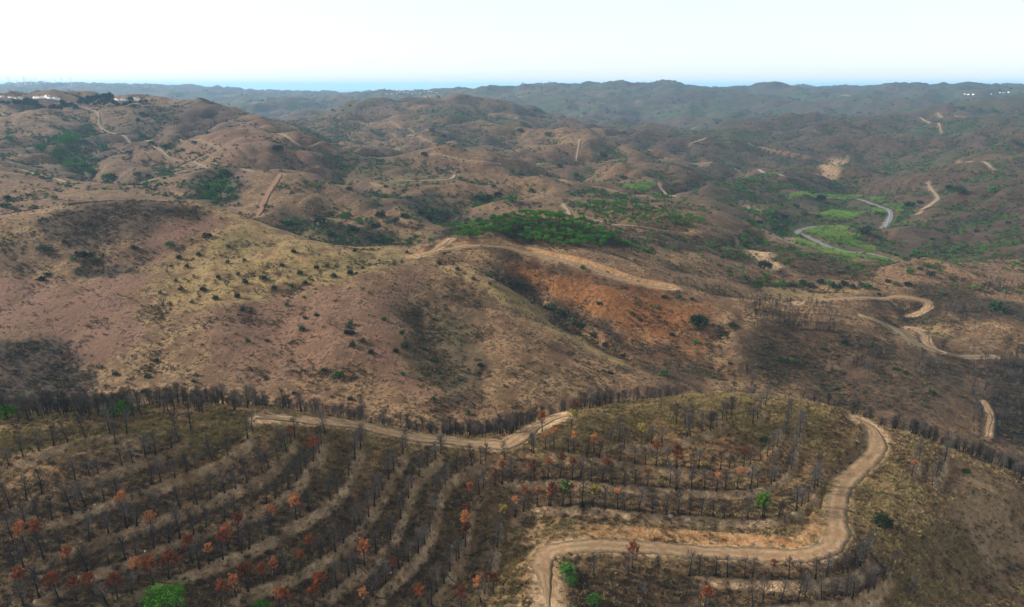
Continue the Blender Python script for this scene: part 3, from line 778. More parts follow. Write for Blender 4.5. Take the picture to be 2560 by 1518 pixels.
def ground_material():
    q = NT('burnt_hillside_ground')
    pos = q.n('ShaderNodeNewGeometry').outputs['Position']
    a1 = q.n('ShaderNodeAttribute', attribute_name='cover_a')
    a2 = q.n('ShaderNodeAttribute', attribute_name='cover_b')
    s1 = q.n('ShaderNodeSeparateColor')
    s2 = q.n('ShaderNodeSeparateColor')
    q.l(a1.outputs['Color'], s1.inputs['Color'])
    q.l(a2.outputs['Color'], s2.inputs['Color'])
    burn, grass, red = s1.outputs[0], s1.outputs[1], s1.outputs[2]
    pink, bare, green = s2.outputs[0], s2.outputs[1], s2.outputs[2]
    big = q.noise(pos, .018, 4, .65, .5)
    mid = q.noise(pos, .11, 4, .70, .4)
    fine = q.noise(pos, .48, 4, .75, .3)
    grit = q.noise(pos, 2.2, 3, .75)
    soil = q.mix(q.ramp(mid, .36, .64), (.092, .055, .030), (.200, .130, .072))
    soil = q.mix(q.ramp(big, .40, .60, 0, .75), soil, q.mix(q.ramp(mid, .4, .6), (.080, .045, .027), (.158, .092, .053)))
    wv = q.n('ShaderNodeTexWave', wave_type='BANDS', bands_direction='X')
    wv.inputs['Scale'].default_value = .16
    wv.inputs['Distortion'].default_value = 3.0
    wv.inputs['Detail'].default_value = 2.0
    q.l(pos, wv.inputs['Vector'])
    plough = q.mix(q.ramp(fine, .35, .65), (.105, .054, .041), (.205, .115, .088))
    plough = q.mix(q.ramp(wv.outputs['Fac'], .25, .75, .38, 0), plough, (.075, .040, .030))
    soil = q.mix(q.math('MULTIPLY', pink, q.ramp(mid, .34, .60, .30, 1)), soil, plough)
    soil = q.mix(q.math('MULTIPLY', red, q.ramp(fine, .3, .65, 1, .5)), soil, q.mix(q.ramp(mid, .35, .65), (.112, .043, .017), (.200, .086, .038)))
    dry = q.mix(q.ramp(fine, .35, .62), (.130, .090, .038), (.390, .275, .130))
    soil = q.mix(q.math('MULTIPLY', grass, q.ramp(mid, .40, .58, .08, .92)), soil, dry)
    soil = q.mix(q.math('MULTIPLY', grass, q.ramp(big, .46, .60, 0, .45)), soil, (.095, .088, .033))
    # tufts and charred stubble that speckle every slope
    spk = q.math('MULTIPLY', q.ramp(fine, .47, .58), q.ramp(mid, .36, .58, .22, 1.0))
    soil = q.mix(q.math('MULTIPLY', spk, .88), soil, q.mix(q.ramp(big, .42, .58), (.014, .011, .006), (.030, .022, .013)))
    soil = q.mix(q.ramp(grit, .56, .70, 0, .45), soil, (.290, .198, .124))
    char = q.mix(q.ramp(mid, .36, .62), (.0085, .0065, .005), (.030, .0215, .015))
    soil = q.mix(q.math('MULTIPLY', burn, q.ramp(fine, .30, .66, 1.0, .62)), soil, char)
    gr = q.mix(q.ramp(fine, .4, .6), (.016, .026, .009), (.042, .054, .017))
    soil = q.mix(q.math('MULTIPLY', green, q.ramp(big, .42, .56, .15, .9)), soil, gr)
    cut = q.mix(q.ramp(fine, .34, .64), (.150, .096, .056), (.440, .310, .195))
    cut = q.mix(q.math('MULTIPLY', red, .8), cut, q.mix(q.ramp(fine, .35, .65), (.195, .092, .040), (.310, .172, .082)))
    soil = q.mix(q.math('MULTIPLY', bare, q.ramp(grit, .28, .55, .45, 1.0)), soil, cut)
    hs = q.n('ShaderNodeHueSaturation')
    hs.inputs['Saturation'].default_value = 1.12
    hs.inputs['Value'].default_value = 1.12
    q.l(soil, hs.inputs['Color'])
    soil = hs.outputs['Color']
    h = q.math('ADD', q.math('MULTIPLY', fine, 1.0), q.math('MULTIPLY', grit, .35))
    return q.finish(soil, .97, h, .85, .8)


def track_material(name, c1, c2, c3):
    q = NT(name)
    pos = q.n('ShaderNodeNewGeometry').outputs['Position']
    at = q.math('ABSOLUTE', q.n('ShaderNodeAttribute', attribute_name='across').outputs['Fac'])
    big = q.noise(pos, .045, 4, .6)
    mid = q.noise(pos, .30, 4, .7, .6)
    fine = q.noise(pos, 1.5, 4, .75)
    c = q.mix(q.ramp(mid, .38, .62), c1, c2)
    c = q.mix(q.ramp(big, .44, .58, 0, .6), c, q.mix(.5, c1, (.150, .105, .060)))
    c = q.mix(q.ramp(fine, .48, .66, 0, .65), c, c3)
    rut = q.math('ABSOLUTE', q.math('SUBTRACT', at, .45))
    c = q.mix(q.math('MULTIPLY', q.ramp(rut, .06, .25, .5, 0), q.ramp(mid, .4, .55)), c, tuple(min(1, x * 1.12) for x in c2))
    verge = q.math('MULTIPLY', q.ramp(q.math('ADD', at, q.ramp(mid, .3, .7, -.3, .3)), .55, .95), .9)
    c = q.mix(verge, c, q.mix(q.ramp(fine, .42, .6), (.120, .084, .046), (.070, .055, .030)))
    crown = q.math('MULTIPLY', q.ramp(at, .24, .04), q.ramp(mid, .48, .58, 0, .7))
    c = q.mix(crown, c, (.095, .080, .038))
    return q.finish(c, .95, q.math('ADD', fine, mid), .6, .12)


def two_tone(name, c1, c2, scale=3.0, var=.25, rough=.9, c3=None):
    """plain natural stuff: a colour that drifts between two tones and differs from plant to plant"""
    q = NT(name)
    pos = q.n('ShaderNodeNewGeometry').outputs['Position']
    n = q.noise(pos, scale, 3, .6)
    info = q.n('ShaderNodeObjectInfo')
    c = q.mix(q.ramp(n, .35, .65), c1, c2)
    if c3:
        c = q.mix(q.ramp(info.outputs['Random'], .55, .95, 0, .8), c, c3)
    hs = q.n('ShaderNodeHueSaturation')
    q.l(c, hs.inputs['Color'])
    q.l(q.ramp(info.outputs['Random'], 0, 1, 1 - var, 1 + var), hs.inputs['Value'])
    return q.finish(hs.outputs['Color'], rough)


M_GROUND = ground_material()
M_TRACK = track_material('pale_dirt', (.170, .100, .050), (.250, .160, .088), (.108, .062, .031))
M_REDTRK = track_material('orange_dirt', (.185, .082, .042), (.245, .122, .070), (.135, .056, .028))
M_OLIVETRK = track_material('grassy_dirt', (.115, .088, .050), (.160, .125, .074), (.080, .060, .032))
M_FARTRK = track_material('bleached_dirt', (.195, .132, .078), (.270, .192, .122), (.130, .085, .050))
M_PAVE = track_material('grey_road', (.20, .195, .19), (.26, .25, .24), (.15, .145, .14))
M_GRAVEL = track_material('river_gravel', (.115, .103, .084), (.190, .172, .146), (.075, .070, .058))
M_STREAM = NT('stream_water').finish((.045, .055, .055), .15)
M_CHAR = two_tone('charred_bark', (.010, .009, .008), (.024, .020, .017), 2.0, .2)
M_TWIG = two_tone('burnt_twigs', (.046, .038, .031), (.092, .075, .061), .5, .45)
M_TWIG2 = two_tone('ashen_twigs', (.050, .044, .040), (.100, .085, .074), .5, .25)
M_RUST = two_tone('rust_needles', (.185, .045, .015), (.330, .092, .028), 1.2, .45, c3=(.400, .160, .052))
M_GOLD = two_tone('yellowing_needles', (.30, .22, .030), (.42, .34, .06), 1.2, .2)
M_PINE = two_tone('green_needles', (.024, .072, .006), (.060, .160, .012), .8, .3)
M_PINEB = two_tone('bright_green_needles', (.024, .085, .004), (.075, .205, .012), 1.6, .25)
M_BARK = two_tone('pine_bark', (.045, .030, .022), (.080, .055, .040), 2.0, .2)
M_LEAF = two_tone('dark_evergreen_leaves', (.011, .022, .010), (.030, .050, .017), .9, .35)
M_OLIVE = two_tone('olive_grey_leaves', (.040, .046, .024), (.078, .084, .044), .9, .35)
M_LUSH = two_tone('fresh_green_leaves', (.028, .075, .014), (.065, .150, .022), .9, .35)
M_SCRUB = two_tone('dry_scrub', (.036, .025, .015), (.078, .054, .032), .8, .4, c3=(.036, .038, .017))
M_STRAW = two_tone('straw_grass', (.205, .135, .054), (.345, .250, .118), .8, .45, c3=(.140, .140, .048))
M_BRACKEN = two_tone('rusty_bracken', (.085, .048, .020), (.155, .090, .038), .8, .35)
M_REED = two_tone('reed_leaves', (.085, .150, .022), (.175, .255, .055), .3, .4)
M_STONE = two_tone('pale_stone', (.16, .125, .095), (.30, .245, .195), 1.5, .3)
M_WHITE = two_tone('whitewash', (.74, .73, .70), (.80, .79, .77), .6, .04)
M_TILE = two_tone('roof_tiles', (.24, .12, .08), (.32, .17, .115), 1.5, .15)
M_GLASS = NT('dark_glass').finish((.03, .035, .04), .1)
M_DOOR = two_tone('painted_door', (.10, .07, .05), (.14, .10, .07), 1.0, .1)
M_STEEL = NT('white_steel').finish((.78, .79, .80), .5)

# ---------------------------------------------------------------- terrain
V = np.stack([XG, YG, ZG], -1).reshape(-1, 3)
ii = np.arange(NR * NC).reshape(NR, NC)
F = np.stack([ii[:-1, :-1], ii[:-1, 1:], ii[1:, 1:], ii[1:, :-1]], -1).reshape(-1, 4)
me = mesh_from('terrain', V, F, 4, M_GROUND, smooth=True)
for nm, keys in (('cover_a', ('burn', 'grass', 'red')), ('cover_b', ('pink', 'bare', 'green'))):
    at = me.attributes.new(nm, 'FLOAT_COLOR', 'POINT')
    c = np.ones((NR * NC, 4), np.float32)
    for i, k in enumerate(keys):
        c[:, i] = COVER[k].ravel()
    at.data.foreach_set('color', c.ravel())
terrain = tag(link('terrain', me), 'burnt brown and ochre hills with dry grass and terraces', kind='structure')
del V, F


def ribbon(name, label, xy, z, wid, mat, lift, kind='structure', wobble=.55, seed=0):
    n = len(xy)
    t = np.gradient(xy, axis=0)
    t /= np.linalg.norm(t, axis=1)[:, None] + 1e-9
    nrm = np.stack([t[:, 1], -t[:, 0]], 1)
    cross = np.array([-1.12, -1, -.6, -.2, .2, .6, 1, 1.12])
    drop = np.array([-.6, 0, .02, .05, .05, .02, 0, -.6])
    arc = np.arange(n) * np.linalg.norm(xy[1] - xy[0])
    hl = wid / 2 * (1 + wobble * .5 * vnoise(arc / 7 + seed * 9.7, arc * 0 + .5, 300) + wobble * .4 * vnoise(arc / 2.1 + seed, arc * 0 + .5, 302))
    hr = wid / 2 * (1 + wobble * .5 * vnoise(arc / 6 + seed * 5.3, arc * 0 + .5, 301) + wobble * .4 * vnoise(arc / 2.3 + seed, arc * 0 + .5, 303))
    e = np.minimum(np.arange(n), np.arange(n)[::-1]) / (max(1, n * .12) if lift > .05 else 18)
    ends = .15 + .85 * sstep(0, 1, e)
    hl, hr = hl * ends, hr * ends
    vs = np.zeros((n, 8, 3))
    for j, c in enumerate(cross):
        h = hl if c < 0 else hr
        vs[:, j, :2] = xy + nrm * (c * h)[:, None]
        vs[:, j, 2] = z + lift + drop[j]
    idx = np.arange(n * 8).reshape(n, 8)
    F = np.stack([idx[:-1, :-1], idx[:-1, 1:], idx[1:, 1:], idx[1:, :-1]], -1).reshape(-1, 4)
    me = mesh_from(name, vs.reshape(-1, 3), F, 4, mat, smooth=True)
    at = me.attributes.new('across', 'FLOAT', 'POINT')
    at.data.foreach_set('value', np.tile(cross, n).astype(np.float32))
    if me.polygons[0].normal.z < 0:
        me.flip_normals()
    return tag(link(name, me), label, kind=kind)


for i, ((name, label, wid, lift, px), (xy, z)) in enumerate(zip(ROADS, ROAD_W)):
    mat = M_PAVE if name == 'paved_road' else M_OLIVETRK if 'olive' in label else M_REDTRK if ('red' in label or 'pinkish' in label) else M_FARTRK if lift else M_TRACK
    ribbon(name, label, xy, z, wid, mat, 0.02 + lift * 1.3, seed=i)
ribbon('river_bed', 'pale gravel bed of the nearly dry river in the valley', RIV, RZ, 7.5, M_GRAVEL, -.35, wobble=1.1)
_t = np.gradient(RIV, axis=0)
_t /= np.linalg.norm(_t, axis=1)[:, None]
_off = 1.6 * np.sin(np.arange(len(RIV)) * .13)
ribbon('stream', 'thin dark stream winding in the gravel river bed', RIV + np.stack([_t[:, 1], -_t[:, 0]], 1) * _off[:, None], RZ, 2.6, M_STREAM, -.22, wobble=.8, seed=4)

# ---------------------------------------------------------------- haze
HZ0, HZ1 = float(ZG.min()) - 1.5, CAMZ + 110.0
HX, HY0, HY1 = 75000.0, -3000.0, 62000.0
hv = [(x, y, zz) for zz in (HZ0, HZ1) for x, y in ((-HX, HY0), (HX, HY0), (HX, HY1), (-HX, HY1))]
hf = [(3, 2, 1, 0), (4, 5, 6, 7), (0, 1, 5, 4), (1, 2, 6, 5), (2, 3, 7, 6), (3, 0, 4, 7)]
q = NT('thin_blue_haze')
pv = q.n('ShaderNodeVolumePrincipled')
pv.inputs['Color'].default_value = (.42, .71, 1.0, 1)
pv.inputs['Density'].default_value = 6.0e-5
pv.inputs['Anisotropy'].default_value = 0.1
q.l(pv.outputs[0], q.out.inputs['Volume'])
me = mesh_from('haze', hv, [i for f in hf for i in f], 4, q.m)
tag(link('haze', me), 'thin pale blue haze over the whole landscape', kind='stuff')

# ---------------------------------------------------------------- plant shapes
class MB:
    """collects quads"""
    def __init__(self):
        self.v, self.f, self.m = [], [], []
        self.n = 0

    def add(self, verts, faces, mi=0):
        verts = np.asarray(verts, float).reshape(-1, 3)
        faces = np.asarray(faces, int).reshape(-1, 4)
        self.v.append(verts)
        self.f.append(faces + self.n)
        self.m.append(np.full(len(faces), mi))
        self.n += len(verts)

    def tube(self, path, rad, sides=5, mi=0):
        path = np.asarray(path, float)
        n = len(path)
        t = np.gradient(path, axis=0)
        t /= np.linalg.norm(t, axis=1)[:, None] + 1e-9
        ref = np.array([0.0, 0, 1]) if abs(t[0, 2]) < .8 else np.array([1.0, 0, 0])
        a = np.cross(t, ref)
        a /= np.linalg.norm(a, axis=1)[:, None] + 1e-9
        b = np.cross(t, a)
        ang = np.arange(sides) * 2 * np.pi / sides
        r = np.asarray(rad, float)[:, None, None]
        vs = path[:, None, :] + r * (a[:, None, :] * np.cos(ang)[None, :, None] + b[:, None, :] * np.sin(ang)[None, :, None])
        idx = np.arange(n * sides).reshape(n, sides)
        nx = np.roll(idx, -1, 1)
        self.add(vs.reshape(-1, 3), np.stack([idx[:-1], nx[:-1], nx[1:], idx[1:]], -1), mi)

    def blades(self, base, direc, length, width, mi=0, rng=None, taper=.35):
        """flat leaf or twig strips, one per row"""
        base, direc = np.asarray(base, float), np.asarray(direc, float)
        n = len(base)
        d = direc / (np.linalg.norm(direc, axis=1)[:, None] + 1e-9)
        s = np.cross(d, rng.normal(size=(n, 3)))
        s /= np.linalg.norm(s, axis=1)[:, None] + 1e-9
        L, W = np.broadcast_to(length, (n,))[:, None], np.broadcast_to(width, (n,))[:, None] / 2
        e = base + d * L
        vs = np.stack([base - s * W, base + s * W, e + s * W * taper, e - s * W * taper], 1)
        self.add(vs.reshape(-1, 3), np.arange(n * 4).reshape(n, 4), mi)

    def mesh(self, name, mats):
        return mesh_from(name, np.vstack(self.v), np.vstack(self.f).ravel(), 4, mats=mats, midx=np.concatenate(self.m))


def unit(n, rng):
    v = rng.normal(size=(n, 3))
    return v / np.linalg.norm(v, axis=1)[:, None]


def pine_skeleton(rng, h=6.0, lo=.36, spread=1.35, nb=46, lean=.25):
    """trunk path and branch list of a slim plantation pine"""
    t = np.linspace(0, 1, 8)
    lx, ly = rng.normal(0, lean, 2)
    ph = rng.uniform(0, 6.28)
    path = np.stack([lx * t ** 1.5 + .06 * np.sin(5 * t + ph), ly * t ** 1.5 + .06 * np.cos(4 * t + ph), h * t], 1)
    rad = rng.uniform(.15, .21) * (h / 6) * (1 - .86 * t) * (1 + .5 * np.exp(-t * 18))
    br = []
    for i in range(nb):
        f = lo + (1 - lo) * ((i + rng.random()) / nb)
        p = np.array([np.interp(f, t, path[:, k]) for k in range(3)])
        az = i * 2.4 + rng.normal(0, .4)
        g = (f - lo) / (1 - lo)
        ln = spread * (.30 + .72 * math.sin(math.pi * min(1, g * .80 + .14))) * rng.uniform(.65, 1.15)
        el = R(rng.uniform(8, 34) + 32 * g)
        d = np.array([math.cos(az) * math.cos(el), math.sin(az) * math.cos(el), math.sin(el)])
        br.append((p, d, ln, g))
    return path, rad, br


def branch_path(p, d, ln, rng):
    q = [p]
    for k in (0.4, .75, 1.0):
        q.append(p + d * ln * k + np.array([0, 0, .16 * ln * k * k]) + rng.normal(0, .03, 3))
    return np.array(q)


def make_pine(seed, kind, gmin=.34):
    """(trunk mesh, crown mesh): kind burnt, rust, gold or green"""
    rng = np.random.default_rng(seed)
    h = 6.0 * rng.uniform(.92, 1.08)
    path, rad, br = pine_skeleton(rng, h, lo=rng.uniform(.30, .42), spread=rng.uniform(1.7, 2.25), nb=46 if kind == 'burnt' else 40)
    T = MB()
    T.tube(path, rad, 7)
    C = MB()
    twm = M_TWIG if rng.random() < .7 else M_TWIG2
    for (p, d, ln, g) in br:
        bp = branch_path(p, d, ln, rng)
        C.tube(bp, [.036, .027, .018, .008], 3)
        n = 17
        f = rng.uniform(.25, 1.0, n)
        base = np.stack([np.interp(f, [0, .4, .75, 1], bp[:, k]) for k in range(3)], 1)
        dirs = d * .8 + unit(n, rng) * .75 + np.array([0, 0, .45])
        C.blades(base, dirs, rng.uniform(.30, .70, n), rng.uniform(.026, .044, n), 0, rng)
        live = {'burnt': 0, 'rust': 1.0 * (g > gmin) * (rng.random() < .9), 'gold': .7 * (g > .35), 'green': 1.0 * (g > .12)}[kind]
        if live and rng.random() < live + .15:
            nc = 8 if kind != 'green' else 10
            fc = rng.uniform(.5, 1.05, nc)
            cc = np.stack([np.interp(fc, [0, .4, .75, 1], bp[:, k]) for k in range(3)], 1) + rng.normal(0, .10, (nc, 3))
            nl = 10
            b2 = np.repeat(cc, nl, 0)
            dd = unit(nc * nl, rng) + np.array([0, 0, .5])
            C.blades(b2, dd, rng.uniform(.18, .34, nc * nl), rng.uniform(.06, .10, nc * nl), 1, rng, .6)
    leaf = {'burnt': M_RUST, 'rust': M_RUST, 'gold': M_GOLD, 'green': M_PINEB}[kind]
    bark = M_CHAR if kind != 'green' else M_CHAR
    return T.mesh('trunk', [bark]), C.mesh('crown', [twm, leaf])


def leafy(C, centre, radii, nclump, nleaf, size, rng, mi=0, shell=.55, flat=.0, csize=.30):
    """leaf-sized faces in clumps through an uneven crown volume"""
    d = unit(nclump, rng)
    d[:, 2] = np.where(d[:, 2] < -.45, -d[:, 2] * .5, d[:, 2])
    lump = 1 + .22 * np.sin(d[:, 0] * 4.1 + seed_phase(rng)) * np.sin(d[:, 1] * 3.7 + seed_phase(rng)) + rng.normal(0, .07, nclump)
    rr = (shell + (1 - shell) * rng.random(nclump) ** .6) * lump
    cc = np.asarray(centre) + d * rr[:, None] * np.asarray(radii)
    b = np.repeat(cc, nleaf, 0) + rng.normal(0, csize * .55, (nclump * nleaf, 3))
    dirs = unit(nclump * nleaf, rng) + np.repeat(d, nleaf, 0) * .6 + np.array([0, 0, .35])
    C.blades(b, dirs, size * rng.uniform(.7, 1.4, nclump * nleaf), size * rng.uniform(.45, .8, nclump * nleaf), mi, rng, .55)


def seed_phase(rng):
    return rng.uniform(0, 6.28)


def make_round_tree(seed, leaf, w=4.0, h=4.2, clumps=150, nleaf=9, size=.30, trunk=True):
    rng = np.random.default_rng(seed)
    T = MB()
    C = MB()
    top = np.array([rng.normal(0, .15), rng.normal(0, .15), h * .55])
    T.tube([np.zeros(3), top * .5 + rng.normal(0, .05, 3), top], [.16 * w / 4, .12 * w / 4, .07 * w / 4], 6)
    for k in range(6):
        a = k * 1.05 + rng.normal(0, .3)
        e = top * .6 + np.array([math.cos(a) * w * .33, math.sin(a) * w * .33, h * rng.uniform(.25, .42)])
        T.tube([top * .45, (top * .45 + e) / 2 + rng.normal(0, .08, 3), e], [.07, .05, .02], 4)
    leafy(C, (0, 0, h * .52), (w * .5, w * .5, h * .48), clumps, nleaf, size, rng, 0, csize=w * .085)
    return T.mesh('trunk', [M_BARK]), C.mesh('crown', [leaf])


def make_umbrella_pine(seed, leaf, w=5.0, h=6.2, clumps=90, nleaf=8):
    rng = np.random.default_rng(seed)
    B = MB()
    lean = rng.normal(0, .2, 2)
    B.tube([(0, 0, 0), (lean[0] * .4, lean[1] * .4, h * .4), (lean[0], lean[1], h * .78)], [.14, .10, .05], 5, 0)
    for k in range(5):
        a = k * 1.26 + rng.normal(0, .3)
        B.tube([(lean[0] * .7, lean[1] * .7, h * .58), (lean[0] + math.cos(a) * w * .33, lean[1] + math.sin(a) * w * .33, h * .80)], [.05, .02], 3, 0)
    leafy(B, (lean[0], lean[1], h * .80), (w * .5, w * .5, h * .24), clumps, nleaf, .36, rng, 1, shell=.4, csize=.34)
    return B.mesh('umbrella_pine', [M_BARK, leaf])


def make_dead_tree(seed, h=3.6, w=1.6, leaf=None, nleaf=40):
    """gnarled many-stemmed burnt orchard tree, some with grey-green regrowth at the foot"""
    rng = np.random.default_rng(seed)
    B = MB()
    for k in range(5):
        a = k * 1.26 + rng.normal(0, .4)
        r = w * rng.uniform(.5, 1.0)
        e = np.array([math.cos(a) * r, math.sin(a) * r, h * rng.uniform(.6, 1.0)])
        m = e * .45 + rng.normal(0, .15, 3)
        B.tube([(0, 0, 0), m, e], [.13, .08, .025], 4, 0)
        n = 34
        f = rng.uniform(.35, 1, n)[:, None]
        base = np.where(f < .5, m * f * 2, m + (e - m) * (f - .5) * 2)
        B.blades(base, unit(n, rng) + e / h * .9 + np.array([0, 0, .3]), rng.uniform(.35, .9, n), rng.uniform(.03, .06, n), 0, rng)
    if leaf is not None:
        leafy(B, (0, 0, h * .22), (w * .75, w * .75, h * .28), nleaf, 8, .26, rng, 1, shell=.3, csize=.28)
    return B.mesh('orchard_tree', [M_TWIG, leaf or M_OLIVE])


def make_bush(seed, leaf, w=2.0, h=1.3, clumps=46, nleaf=8, size=.24):
    rng = np.random.default_rng(seed)
    B = MB()
    for k in range(5):
        a = k * 1.3 + rng.normal(0, .3)
        B.tube([(0, 0, -.1), (math.cos(a) * w * .3, math.sin(a) * w * .3, h * .7)], [.04, .012], 3, 0)
    leafy(B, (0, 0, h * .42), (w * .5, w * .5, h * .55), clumps, nleaf, size, rng, 1, shell=.35, csize=w * .10)
    return B.mesh('bush', [M_CHAR, leaf])


# ---------------------------------------------------------------- scattered growth too plentiful to count
def scatter(name, label, protos, mats, loc, scale, rotz, pick, tilt=.12):
    """one stuff object whose geometry nodes stand small plant shapes on many points; its own mesh holds shapes and points"""
    vs, fs, ms, tagv = [], [], [], []
    n0 = 0
    for k, b in enumerate(protos):
        v = np.vstack(b.v)
        vs.append(v)
        fs.append(np.vstack(b.f) + n0)
        ms.append(np.concatenate(b.m))
        tagv.append(np.full(len(v), k + 1))
        n0 += len(v)
    loc = np.asarray(loc, float)
    n = len(loc)
    me = mesh_from(name, np.vstack(vs + [loc]), np.vstack(fs).ravel(), 4, mats=mats, midx=np.concatenate(ms))
    nv = len(me.vertices)

    def attr(nm, typ, key, arr, fill):
        a = me.attributes.new(nm, typ, 'POINT')
        full = np.concatenate([fill, np.asarray(arr)])
        a.data.foreach_set(key, np.ascontiguousarray(full.ravel()))
    attr('shape', 'INT', 'value', np.zeros(n, np.int32), np.concatenate(tagv).astype(np.int32))
    attr('pick', 'INT', 'value', np.asarray(pick, np.int32), np.zeros(n0, np.int32))
    attr('size', 'FLOAT', 'value', np.asarray(scale, np.float32), np.zeros(n0, np.float32))
    rot = np.stack([RNG.normal(0, tilt, n), RNG.normal(0, tilt, n), np.asarray(rotz)], 1).astype(np.float32)
    attr('turn', 'FLOAT_VECTOR', 'vector', rot, np.zeros((n0, 3), np.float32))
    ng = bpy.data.node_groups.new(name + '_nodes', 'GeometryNodeTree')
    ng.interface.new_socket('Geometry', in_out='INPUT', socket_type='NodeSocketGeometry')
    ng.interface.new_socket('Geometry', in_out='OUTPUT', socket_type='NodeSocketGeometry')
    N, L = ng.nodes.new, ng.links.new
    gi, go = N('NodeGroupInput'), N('NodeGroupOutput')

    def named(nm, typ):
        nd = N('GeometryNodeInputNamedAttribute')
        nd.data_type = typ
        nd.inputs['Name'].default_value = nm
        return nd.outputs['Attribute']
    shp = named('shape', 'INT')

    def part(k):
        c = N('FunctionNodeCompare')
        c.data_type = 'INT'
        c.operation = 'EQUAL'
        ins = [i for i in c.inputs if i.type == 'INT']
        L(shp, ins[0])
        ins[1].default_value = k
        s = N('GeometryNodeSeparateGeometry')
        s.domain = 'POINT'
        L(gi.outputs[0], s.inputs['Geometry'])
        L(c.outputs[0], s.inputs['Selection'])
        return s.outputs['Selection']
    jn = N('GeometryNodeJoinGeometry')
    for k in range(len(protos)):
        g2 = N('GeometryNodeGeometryToInstance')
        L(part(k + 1), g2.inputs[0])
        L(g2.outputs[0], jn.inputs[0])
    ip = N('GeometryNodeInstanceOnPoints')
    L(part(0), ip.inputs['Points'])
    L(jn.outputs[0], ip.inputs['Instance'])
    ip.inputs['Pick Instance'].default_value = True
    L(named('pick', 'INT'), ip.inputs['Instance Index'])
    L(named('turn', 'FLOAT_VECTOR'), ip.inputs['Rotation'])
    L(named('size', 'FLOAT'), ip.inputs['Scale'])
    L(ip.outputs[0], go.inputs[0])
    o = tag(link(name, me), label, kind='stuff')
    md = o.modifiers.new('grow', 'NODES')
    md.node_group = ng
    return o


def mb_tuft(seed, n=14, h=.55, spread=.35, mi=0):
    rng = np.random.default_rng(seed)
    b = MB()
    base = np.stack([rng.normal(0, spread * .5, n), rng.normal(0, spread * .5, n), np.full(n, -.04)], 1)
    d = np.stack([base[:, 0] * 1.2 + rng.normal(0, .2, n), base[:, 1] * 1.2 + rng.normal(0, .2, n), np.full(n, .8)], 1)
    b.blades(base, d, h * rng.uniform(.6, 1.2, n), .09, mi, rng, .2)
    return b


def mb_clump(seed, w=1.0, h=.7, n=36, size=.24, mi=0, twigs=0):
    rng = np.random.default_rng(seed)
    b = MB()
    leafy(b, (0, 0, h * .38), (w * .5, w * .5, h * .55), n // 4, 4, size, rng, mi, shell=.3, csize=.16 * w)
    if twigs:
        base = np.stack([rng.normal(0, w * .2, twigs), rng.normal(0, w * .2, twigs), np.zeros(twigs)], 1)
        b.blades(base, unit(twigs, rng) * .6 + np.array([0, 0, .9]), h * rng.uniform(.7, 1.4, twigs), .035, 1, rng, .4)
    return b


def mb_from(me):
    """an existing mesh as a scatter shape"""
    b = MB()
    n = len(me.vertices)
    v = np.empty(n * 3, np.float32)
    me.vertices.foreach_get('co', v)
    f = np.empty(len(me.loops), np.int32)
    me.loops.foreach_get('vertex_index', f)
    m = np.empty(len(me.polygons), np.int32)
    me.polygons.foreach_get('material_index', m)
    b.v, b.f, b.m, b.n = [v.reshape(-1, 3)], [f.reshape(-1, 4)], [m], n
    return b


def cov(key, x, y):
    c = np.clip(((x / y - S_AX[0]) / (S_AX[1] - S_AX[0])).round().astype(int), 0, NC - 1)
    r = np.clip(row_f(y).round().astype(int), 0, NR - 1)
    return COVER[key][r, c]


TRACKS = [(np.array(xy), ROADS[i][2] / 2) for i, (xy, z) in enumerate(ROAD_W)] + [(RIV, 8.5)]


def clear_of_tracks(x, y, extra=.5):
    ok = np.ones(len(x), bool)
    for xy, hw in TRACKS:
        lo, hi = xy.min(0) - hw - extra, xy.max(0) + hw + extra
        c = np.nonzero((x > lo[0]) & (x < hi[0]) & (y > lo[1]) & (y < hi[1]) & ok)[0]
        for j in range(0, len(c), 4000):
            k = c[j:j + 4000]
            d = np.hypot(x[k][:, None] - xy[:, 0], y[k][:, None] - xy[:, 1]).min(1)
            ok[k] = d > hw + extra
    return ok


def sprinkle(n, y0, y1, smax=.95, seed=1):
    """points spread evenly over the ground between two distances"""
    r = np.random.default_rng(seed)
    y = np.sqrt(r.random(n) * (y1 ** 2 - y0 ** 2) + y0 ** 2)
    return r.uniform(-smax, smax, n) * y, y, r


def in_view(x, y, z, pad=60):
    u, v = to_px(x, y, z)
    return (u > -pad * 4) & (u < PW + pad * 4) & (v > 150) & (v < PH + pad * 3)


ORD = ('first second third fourth fifth sixth seventh eighth ninth tenth eleventh twelfth thirteenth fourteenth fifteenth sixteenth seventeenth eighteenth nineteenth twentieth').split()


def ordinal(i):
    if i < 20:
        return ORD[i]
    if i % 10 == 9:
        return {30: 'thirtieth', 40: 'fortieth', 50: 'fiftieth', 60: 'sixtieth'}[i + 1]
    return {20: 'twenty', 30: 'thirty', 40: 'forty', 50: 'fifty', 60: 'sixty'}[i // 10 * 10] + '-' + ORD[i % 10]


def stand(name, parts, x, y, scale, rot, label, category, group, sink=.12, tilt=None, sz=1.0):
    """a plant with parts under an Empty at its foot, or one mesh"""
    z = float(height(x, y)) - sink
    if isinstance(parts, dict):
        o = link(name, None)
        for pn, me in parts.items():
            link(pn, me, o)
    else:
        o = link(name, parts)
    o.location = (x, y, z)
    o.rotation_euler = (tilt[0] if tilt else 0, tilt[1] if tilt else 0, rot)
    o.scale = (scale, scale, scale * sz)
    return tag(o, label, category, group)

# ---------------------------------------------------------------- pines on the terraces
BURNT = [make_pine(100 + i, 'burnt') for i in range(10)]
RUST = [make_pine(200 + i, 'rust') for i in range(3)]
RUSTS = [make_pine(210 + i, 'rust', .66) for i in range(3)]
GOLD = [make_pine(250 + i, 'gold') for i in range(2)]
GREENP = [make_pine(300 + i, 'green') for i in range(3)]

